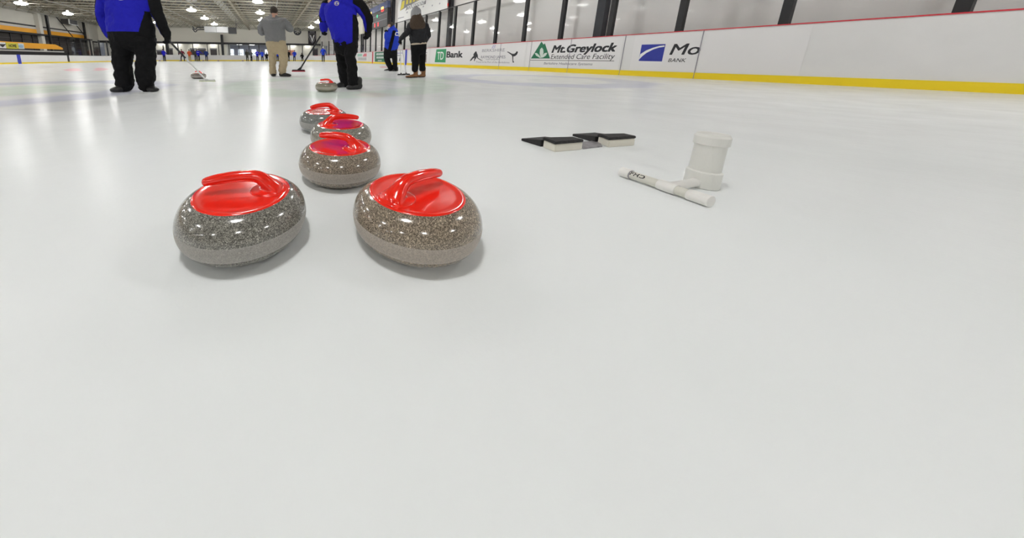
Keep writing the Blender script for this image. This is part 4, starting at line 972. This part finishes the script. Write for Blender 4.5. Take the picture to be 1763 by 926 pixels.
# hem is lower on his left
P, R = Cn.rings([(571, 597, 62, .185, 0), (573, 589, 68, .18, 0), (574, 583, 71.5, .16, 0)]); tube(bm, P, R, 24, sub=2)
tube(bm, aR, [.095, .085, .075, .065, .058], 18); tube(bm, aL, [.085, .08, .07, .058], 16)
def colC(c):
    dR = seg_dist(c, aR)
    if dR[0] < .105 and c.x > q(607, 10).x:
        perp = Vector((.75, 0, .66)) if c.z > q(0, 26).z else Vector((1, 0, .25)); return 1 if (c-dR[1]).dot(perp) > -.03 else 0
    if c.z < q(610, 27).z and c.x > q(606.5, 45).x: return 1
    dL = seg_dist(c, aL)
    if dL[0] < .095 and c.y > .13 and c.x < q(566, 30).x: return 1 if c.z > q(560, 36).z else 0
    if c.z > q(575, 5).z and c.x < q(572, 6).x: return 1
    return 0
jkC = organic('jacket', bm, .0058, [blue, blackf], Cn.t, wrinkle=.034, wsize=.10, smooth=8, colour=colC)
c_ = q(580, 9); decal(Cn.t, jkC, ring_mesh(.026, .032), c_, (1, 0, 0), (0, 0, 1), 1, (0, -1, 0), cream_cl, 'chest_emblem'); decal(Cn.t, jkC, text_mesh('Cu', .02, .3, 'CENTER'), c_+Vector((0, 0, -.012)), (1, 0, 0), (0, 0, 1), .045, (0, -1, 0), white_cl, 'chest_emblem', .006)
hc = q(580, -30, -.02); hr = .118; fC = (-.8, .5, -.5)
bm = bmesh.new(); add_head(bm, hc, hr, fC, neck=q(582, -8, 0))
tube(bm, [q(583, -8), q(586, 20), q(592, 60), q(595, 72)], [(.10, .08), (.15, .1), (.15, .1), (.13, .1)], 18)
for a_ in (aR, aL): tube(bm, [q(584, 2)]+a_, [.06]+[.05, .045, .04, .032, .028][:len(a_)], 12)
tube(bm, [q(588, 72, .05), q(592, 110, .15), q(594, 142, .2)], [.08, .055, .04], 12); tube(bm, [q(603, 72, -.02), q(604, 110, -.12), q(608, 145, -.13)], [.08, .055, .04], 12)
organic('body', bm, .011, skin, Cn.t); eyes(Cn.t, hc, hr, fC); hair_cap(Cn.t, hc, hr, fC, blackf, low=-.15, thick=1.12, name='knit_hat')
hand(Cn.t, q(634, 50, .03), (-.12, .05, -1), (-.5, .6, 0), blackf, .38, 1.02, 1, fat=1.35)
hand(Cn.t, q(557.5, 48, .24), (-.1, .1, -1), (.6, .4, 0), blackf, .9, .95, -1, fat=1.35)
shoe(Cn.t, Vector((q(600, 147, .22).x, .25, 0)), Vector((q(580, 147.5, .2).x, .10, 0)), black_sh, blk, .060, .115)
shoe(Cn.t, Vector((q(620, 150).x, -.12, .0)), Vector((q(597, 154).x, -.20, .0)), black_sh, blk, .060, .115)
hd = q(514, 123.3, .55); hp = q(556, 55, .27); dd = (hp-hd)
broom('black curling broom with red pad held by the centre person', W(Cn, hd+dd*1.26), W(Cn, hd), silver, blk, .72, .10, blk, mat('red_pad', (.5, .03, .05), .7), Vector(RR))

# --- person W: walking, blue jacket with face mask
Wp = Fig('person in blue jacket walking left near the right boards, hand at masked face', (673, 122.5)); q = Wp.q
bm = bmesh.new()
P, R = Wp.rings([(661.5, 684, 82, .16, 0), (660.5, 684.2, 89, .17, 0), (661, 684, 94, .15, 0)]); tube(bm, P, R, 22, sub=3)
for rows_ in ([(660.5, 674, 90, .13, .05), (661, 671.5, 100, .11, .04), (663.5, 673.5, 108, .10, .02), (667, 676, 115, .09, .06), (668, 676.5, 119, .09, .10)],
              [(671, 684.2, 90, .13, -.03), (674.5, 684.2, 100, .11, -.04), (676, 684, 110, .10, -.04), (676.5, 683.8, 119.5, .095, -.02)]):
    P, R = Wp.rings(rows_); tube(bm, P, R, 18, sub=3)
organic('trousers', bm, .013, blackf, Wp.t, wrinkle=.02)
aN = [q(672.5, 54, -.12), q(669, 64, -.18), q(667.5, 72, -.16), q(664.5, 62, -.14), q(665.2, 56.5, -.10)]
aF = [q(680, 55, .14), q(684, 66, .18), q(684.5, 77, .16)]
bm = bmesh.new()
P, R = Wp.rings([(661.3, 684.6, 83, .19, 0), (661.8, 685.8, 76, .20, 0), (663.4, 686.3, 67, .20, 0), (664.6, 686, 60, .18, 0), (666, 685, 54, .16, 0), (668.5, 681.5, 49, .10, 0), (670, 680, 46.5, .08, 0)]); tube(bm, P, R, 26, sub=3)
tube(bm, aN, [.085, .078, .07, .06, .05], 16); tube(bm, aF, [.08, .07, .06], 14)
def colW(c):
    x = q(676.5, 55).x+(c.z-q(0, 55).z)*(q(676.5, 55).x-q(670, 82).x)/(q(0, 55).z-q(0, 82).z)
    return 1 if abs(c.x-x) < .055 and c.y < 0 and c.z < q(0, 51).z else 0
jkW = organic('jacket', bm, .0075, [blue2, blackf], Wp.t, wrinkle=.03, wsize=.10, smooth=6, colour=colW)
decal(Wp.t, jkW, text_mesh('Cu', .04, .2, 'CENTER'), q(683, 62), (1, 0, 0), (0, 0, 1), .17, (0, -1, 0), white_cl, 'back_lettering', .006)
hc = q(672, 44.8, 0); hr = .145*.80; fW = (-1, -.25, -.05)
bm = bmesh.new(); add_head(bm, hc, hr, fW, neck=q(674.5, 51, 0))
tube(bm, [q(675, 51), q(675, 65), q(673, 88)], [(.05, .06), (.09, .12), (.10, .12)], 16)
for a_ in (aN, aF): tube(bm, a_, [.04, .04, .035, .03, .03][:len(a_)], 12)
tube(bm, [q(669, 88), q(667, 103), q(671, 119, .1)], [.08, .055, .04], 12); tube(bm, [q(677, 88), q(679, 103), q(680, 120)], [.08, .055, .04], 12)
organic('body', bm, .010, skin, Wp.t); eyes(Wp.t, hc, hr, fW); hair_cap(Wp.t, hc, hr, fW, hair_d, low=-.5, thick=1.1, fringe=.30)
bm = bmesh.new(); f3 = Vector(fW).normalized(); ellipsoid(bm, hc+f3*hr*.46-Vector((0, 0, hr*.42)), (hr*.52, hr*.50, hr*.40), 18); obj('face_mask', bm, white_cl, Wp.t, smooth=True)
hand(Wp.t, q(665.3, 57, -.10), (.05, .1, 1), (-.2, 1, 0), blackf, .6, .95, 1, fat=1.3); hand(Wp.t, q(684.5, 76, .16), (0, 0, -1), (-1, 0, 0), blackf, .6, .95, 1, fat=1.3)
shoe(Wp.t, Vector((q(676, 119).x, .10, .02)), Vector((q(661.5, 122).x, .02, 0)), black_sh, blk, .055, .10)
shoe(Wp.t, Vector((q(684.3, 122).x, -.02, 0)), Vector((q(674.5, 122).x, -.08, 0)), black_sh, blk, .055, .10)

# --- person B: beanie, long hair, tan boots
Bp = Fig('person in black jacket, grey beanie and tan boots with long brown hair', (715, 133.5)); q = Bp.q
bm = bmesh.new()
P, R = Bp.rings([(707, 734.8, 72, .14, 0), (707.2, 734.2, 79, .15, 0), (707.5, 733.8, 86, .14, 0)]); tube(bm, P, R, 24, sub=3)
for rows_ in ([(707.3, 722.5, 84, .12, -.02), (708.2, 722.3, 97, .10, -.04), (709, 721.5, 108, .09, -.05), (709, 720.3, 115, .085, -.06), (709, 720, 119.5, .085, -.06)],
              [(719, 733.8, 84, .12, .05), (721, 732.8, 97, .10, .08), (721.8, 731.8, 108, .09, .09), (722, 732, 115, .085, .09), (721.5, 732.8, 118.5, .088, .09)]):
    P, R = Bp.rings(rows_); tube(bm, P, R, 18, sub=3)
organic('trousers', bm, .011, blackf, Bp.t, wrinkle=.018)
aL = [q(707, 44, -.02), q(702, 54, -.06), q(695, 62, -.04), q(689.5, 67.5, .02)]
aR = [q(732, 45, 0), q(736, 56, 0), q(736.5, 63, .04), q(733, 69, .12)]
bm = bmesh.new()
P, R = Bp.rings([(707, 735, 74.5, .15, 0), (706, 736, 70, .155, 0), (704.5, 735.5, 61, .155, 0), (704.5, 735, 52, .15, 0), (705, 734.5, 45, .13, .0), (709, 730, 40, .10, .01), (713, 726, 37, .08, .01)]); tube(bm, P, R, 26, sub=3)
tube(bm, aL, [.08, .07, .058, .045], 14); tube(bm, aR, [.08, .072, .062, .05], 14)
def colB(c): return 1 if c.z > q(0, 76).z and .02 < c.z-q(0, 76).z < 0 else 0
organic('jacket', bm, .010, charf, Bp.t, wrinkle=.035, wsize=.06)
bm = bmesh.new(); P, R = Bp.rings([(707, 734.6, 73.5, .148, -.005), (707, 734.8, 77, .150, -.005)]); tube(bm, P, R, 26, sub=1, round_ends=False); organic('shirt_hem', bm, .010, cream_cl, Bp.t)
hc = q(716, 24, .01); hr = .128; fB = (-.15, 1, .1)
bm = bmesh.new(); add_head(bm, hc, hr, fB, neck=q(717, 37, 0))
tube(bm, [q(718, 38), q(719, 55), q(720, 76)], [(.12, .08), (.12, .09), (.12, .1)], 16)
for a_ in (aL, aR): tube(bm, [q(719, 43)]+a_, [.05, .045, .04, .035, .028], 12)
tube(bm, [q(714, 78), q(715, 100), q(715, 122, -.05)], [.07, .05, .038], 12); tube(bm, [q(727, 78), q(727, 100, .08), q(726, 122, .09)], [.07, .05, .038], 12)
organic('body', bm, .010, skin, Bp.t); eyes(Bp.t, hc, hr, fB)
bm = bmesh.new(); P, R = Bp.rings([(710, 724, 24, .10, -.02), (708, 726.5, 29, .10, -.03), (706.5, 729, 33, .10, -.05), (705, 731.5, 38, .085, -.09), (705, 733, 43, .06, -.12), (707, 732, 48, .035, -.14)]); tube(bm, P, R, 24, sub=3); organic('hair', bm, .009, hair_b, Bp.t, wrinkle=.015, wsize=.04)
bm = bmesh.new(); P, R = Bp.rings([(707.3, 724.8, 27.2, .125, 0), (707.2, 725, 23, .13, 0), (708, 724.5, 18, .12, 0), (710.5, 722, 14, .09, 0), (714, 719, 11.8, .04, 0)]); tube(bm, P, R, 26, sub=3); organic('beanie', bm, .009, knit, Bp.t, wrinkle=.006, wsize=.03)
hand(Bp.t, q(690, 67, .02), (-.35, .1, -.9), (.9, .2, 0), blackf, .9, .95, 1, fat=1.25); hand(Bp.t, q(733.5, 68, .12), (-.3, .2, -.9), (-.9, 0, 0), blackf, .5, .9, 1, fat=1.2)
shoe(Bp.t, Vector((q(719, 130).x, -.03, 0)), Vector((q(696, 135).x, -.14, 0)), tan, brown_sole, .052, .10, 'boot', .22)
shoe(Bp.t, Vector((q(731.5, 128, .1).x, .12, 0)), Vector((q(717.5, 131, .1).x, .02, 0)), tan, brown_sole, .052, .10, 'boot', .22)
for (X0, Y0, X1, Y1, d1, lb) in ((688.5, 68, 690.5, 129.3, .85, 'left one of two upright white curling brooms held by the beanie wearer'), (690, 68, 699.5, 128.8, .85, 'right one of two upright white curling brooms held by the beanie wearer')):
    hd = q(X1, Y1, d1); hp = q(X0, Y0, .03); hd.z = max(hd.z, .002)
    broom(lb, W(Bp, hp+(hp-hd)*.03), W(Bp, hd), dgrey, wprint, .84, .085, blk, blk, Vector(RR), .011)

# --- distant figures
def far_person(label, X, Yf, v, jm, tm, height=1.62, facing=0.0, lean=0.0, arms=(.15, .15), hairm=hair_d, hatm=None, crouch=0, stance=.13, coat=False, letter=False):
    f = Fig(label, (X, Yf), 'distant players near the far boards', at=v); t = f.t; S = height/1.7; t.rotation_euler = (0, 0, -YAW+facing)
    def P_(x, y, z): 
        k = max(0, z-.85)*lean; return Vector(((x+k)*S, (y)*S, z*S))
    h0 = .9-crouch
    bm = bmesh.new(); tube(bm, [P_(0, 0, h0+.12), P_(0, 0, h0-.04)], [(.17*S, .12*S)]*2, 14)
    for s in (-1, 1): tube(bm, [P_(s*.085, 0, h0-.03), P_(s*stance, .03-crouch*.5, .48-crouch*.4), P_(s*stance, 0, .09)], [.095*S, .075*S, .065*S], 10)
    organic('trousers', bm, .03, tm, t, smooth=2)
    bm = bmesh.new(); zb = h0-.02 if not coat else h0-.25
    tube(bm, [P_(0, 0, zb), P_(0, 0, h0+.25), P_(0, 0, h0+.47), P_(0, 0, h0+.57)], [(.20*S, .15*S), (.19*S, .14*S), (.22*S, .13*S), (.10*S, .09*S)], 16)
    hands = []
    for s, a in zip((-1, 1), arms):
        e = P_(s*(.25+a*.25), .02+a*.3, h0+.25); h_ = P_(s*(.20+a*.35), .10+a*.7, h0+.02+a*.35); hands.append(h_)
        tube(bm, [P_(s*.20, 0, h0+.50), e, h_], [.07*S, .06*S, .045*S], 10)
    jk = organic('jacket', bm, .028, jm, t, smooth=2)
    hc = P_(0, .02, h0+.74); bm = bmesh.new(); add_head(bm, hc, .115*S, (0, 1, 0), neck=P_(0, 0, h0+.52))
    tube(bm, [P_(0, 0, h0+.5), P_(0, 0, h0)], [(.12*S, .08*S)]*2, 12)
    for s in (-1, 1): tube(bm, [P_(s*.085, 0, h0-.03), P_(s*stance, .03-crouch*.5, .48-crouch*.4), P_(s*stance, 0, .09)], [.05*S, .045*S, .035*S], 10)
    for h_ in hands: ellipsoid(bm, h_, (.045*S, .05*S, .06*S), 10); tube(bm, [P_(0, 0, h0+.48), h_], [.04*S, .03*S], 8)
    organic('body', bm, .022, skin, t, smooth=1)
    hair_cap(t, hc, .115*S, (0, 1, 0), hatm or hairm, name='hat' if hatm else 'hair')
    for s in (-1, 1):
        bm = bmesh.new(); tube(bm, [P_(s*stance, -.05, .045), P_(s*(stance+.02), .16, .035)], [(.045*S, .04*S), (.04*S, .03*S)], 10, round_ends=True); o = obj('shoe', bm, black_sh, t, smooth=True)
        mn = min(vv.co.z for vv in o.data.vertices)
        for vv in o.data.vertices: vv.co.z -= mn
    if letter: decal(t, jk, text_mesh('Curling', .03, 0, 'CENTER'), P_(0, 0, h0+.34), (1, 0, 0), (0, 0, 1), .10*S, (0, -1, 0), white_cl, 'back_lettering', .01)
    return f
maroon = mat('maroon_fabric', (.16, .01, .03), .8); orangef = mat('orange_fabric', (.65, .09, .02), .8); darkg = mat('dark_olive', (.05, .05, .04), .9); mustard = mat('mustard_trousers', (.42, .30, .10), .9); greyc = mat('mid_grey_fabric', (.10, .10, .11), .9); navy = mat('navy_fabric', (.01, .03, .18), .8)
FAR = [
 ('distant person in blue leaning forward, nearest the left person\'s glove', 283.5, 45.84, blue, blackf, 1.62, .0, -.12, (.1, .2)),
 ('distant person in maroon behind the black and white broom shaft', 315, 45.36, maroon, blackf, 1.60, .5, -.1, (.4, .3)),
 ('distant person in orange jacket and mustard trousers', 327, 45.60, orangef, mustard, 1.58, .0, .0, (.35, .2)),
 ('distant person in dark clothes half behind the lettered blue jacket', 337.5, 46.96, darkg, blackf, 1.62, 0, 0, (.1, .1)),
 ('distant person in blue jacket with white lettering, arm stretched right', 342.5, 45.68, blue, blackf, 1.66, .0, 0, (.2, .6)),
 ('distant person in dark blue at the right of the left group', 356, 45.68, navy, mat('navy_trousers', (.01, .015, .04), .8), 1.62, .3, -.06, (.1, .2)),
 ('distant person in long dark olive coat', 426, 45.04, darkg, blackf, 1.62, 0, 0, (.1, .1)),
 ('distant person in grey beside the olive coat', 433, 46.96, greyc, blackf, 1.55, -.5, 0, (.2, .2)),
 ('distant person in bright blue jacket with white lettering facing away', 443.5, 45.60, blue, blackf, 1.62, 0, 0, (.3, .3)),
 ('distant person in blue standing right of the lettered jacket', 452, 45.36, blue2, blackf, 1.55, .4, -.05, (.2, .3)),
 ('distant person in black crouching left of the khaki trousers', 459.5, 46.16, blackf, blackf, 1.55, 0, 0, (.3, .3)),
 ('distant person in blue and black seen between the khaki legs', 478.5, 44.80, blue2, blackf, 1.62, .6, 0, (.1, .1)),
 ('distant person in dark clothes just right of the khaki legs', 497, 45.60, blackf, blackf, 1.60, -.4, 0, (.2, .1)),
 ('distant person in blue jacket bending, left of the black broom', 507, 44.80, blue2, blackf, 1.60, .2, .06, (.3, .1)),
 ('distant person in black seated shape behind the black broom', 520.5, 46.48, blackf, blackf, 1.50, .5, -.2, (.2, .2)),
 ('distant person in white hat and blue jacket standing alone right of the black broom', 556.5, 38.00, blue2, blackf, 1.88, 0, 0, (.2, .2))]
for i, (lb, X, v, jm, tm, hgt, fc_, ln, arms) in enumerate(FAR):
    far_person(lb, X, 105, v, jm, tm, hgt, fc_, ln, arms, hatm=(wprint if i == 15 else (white_cl if i == 3 else None)), crouch=(.28 if i in (10, 14) else 0), stance=.11 if i != 1 else .2, coat=(i == 6), letter=(i in (4, 8)))
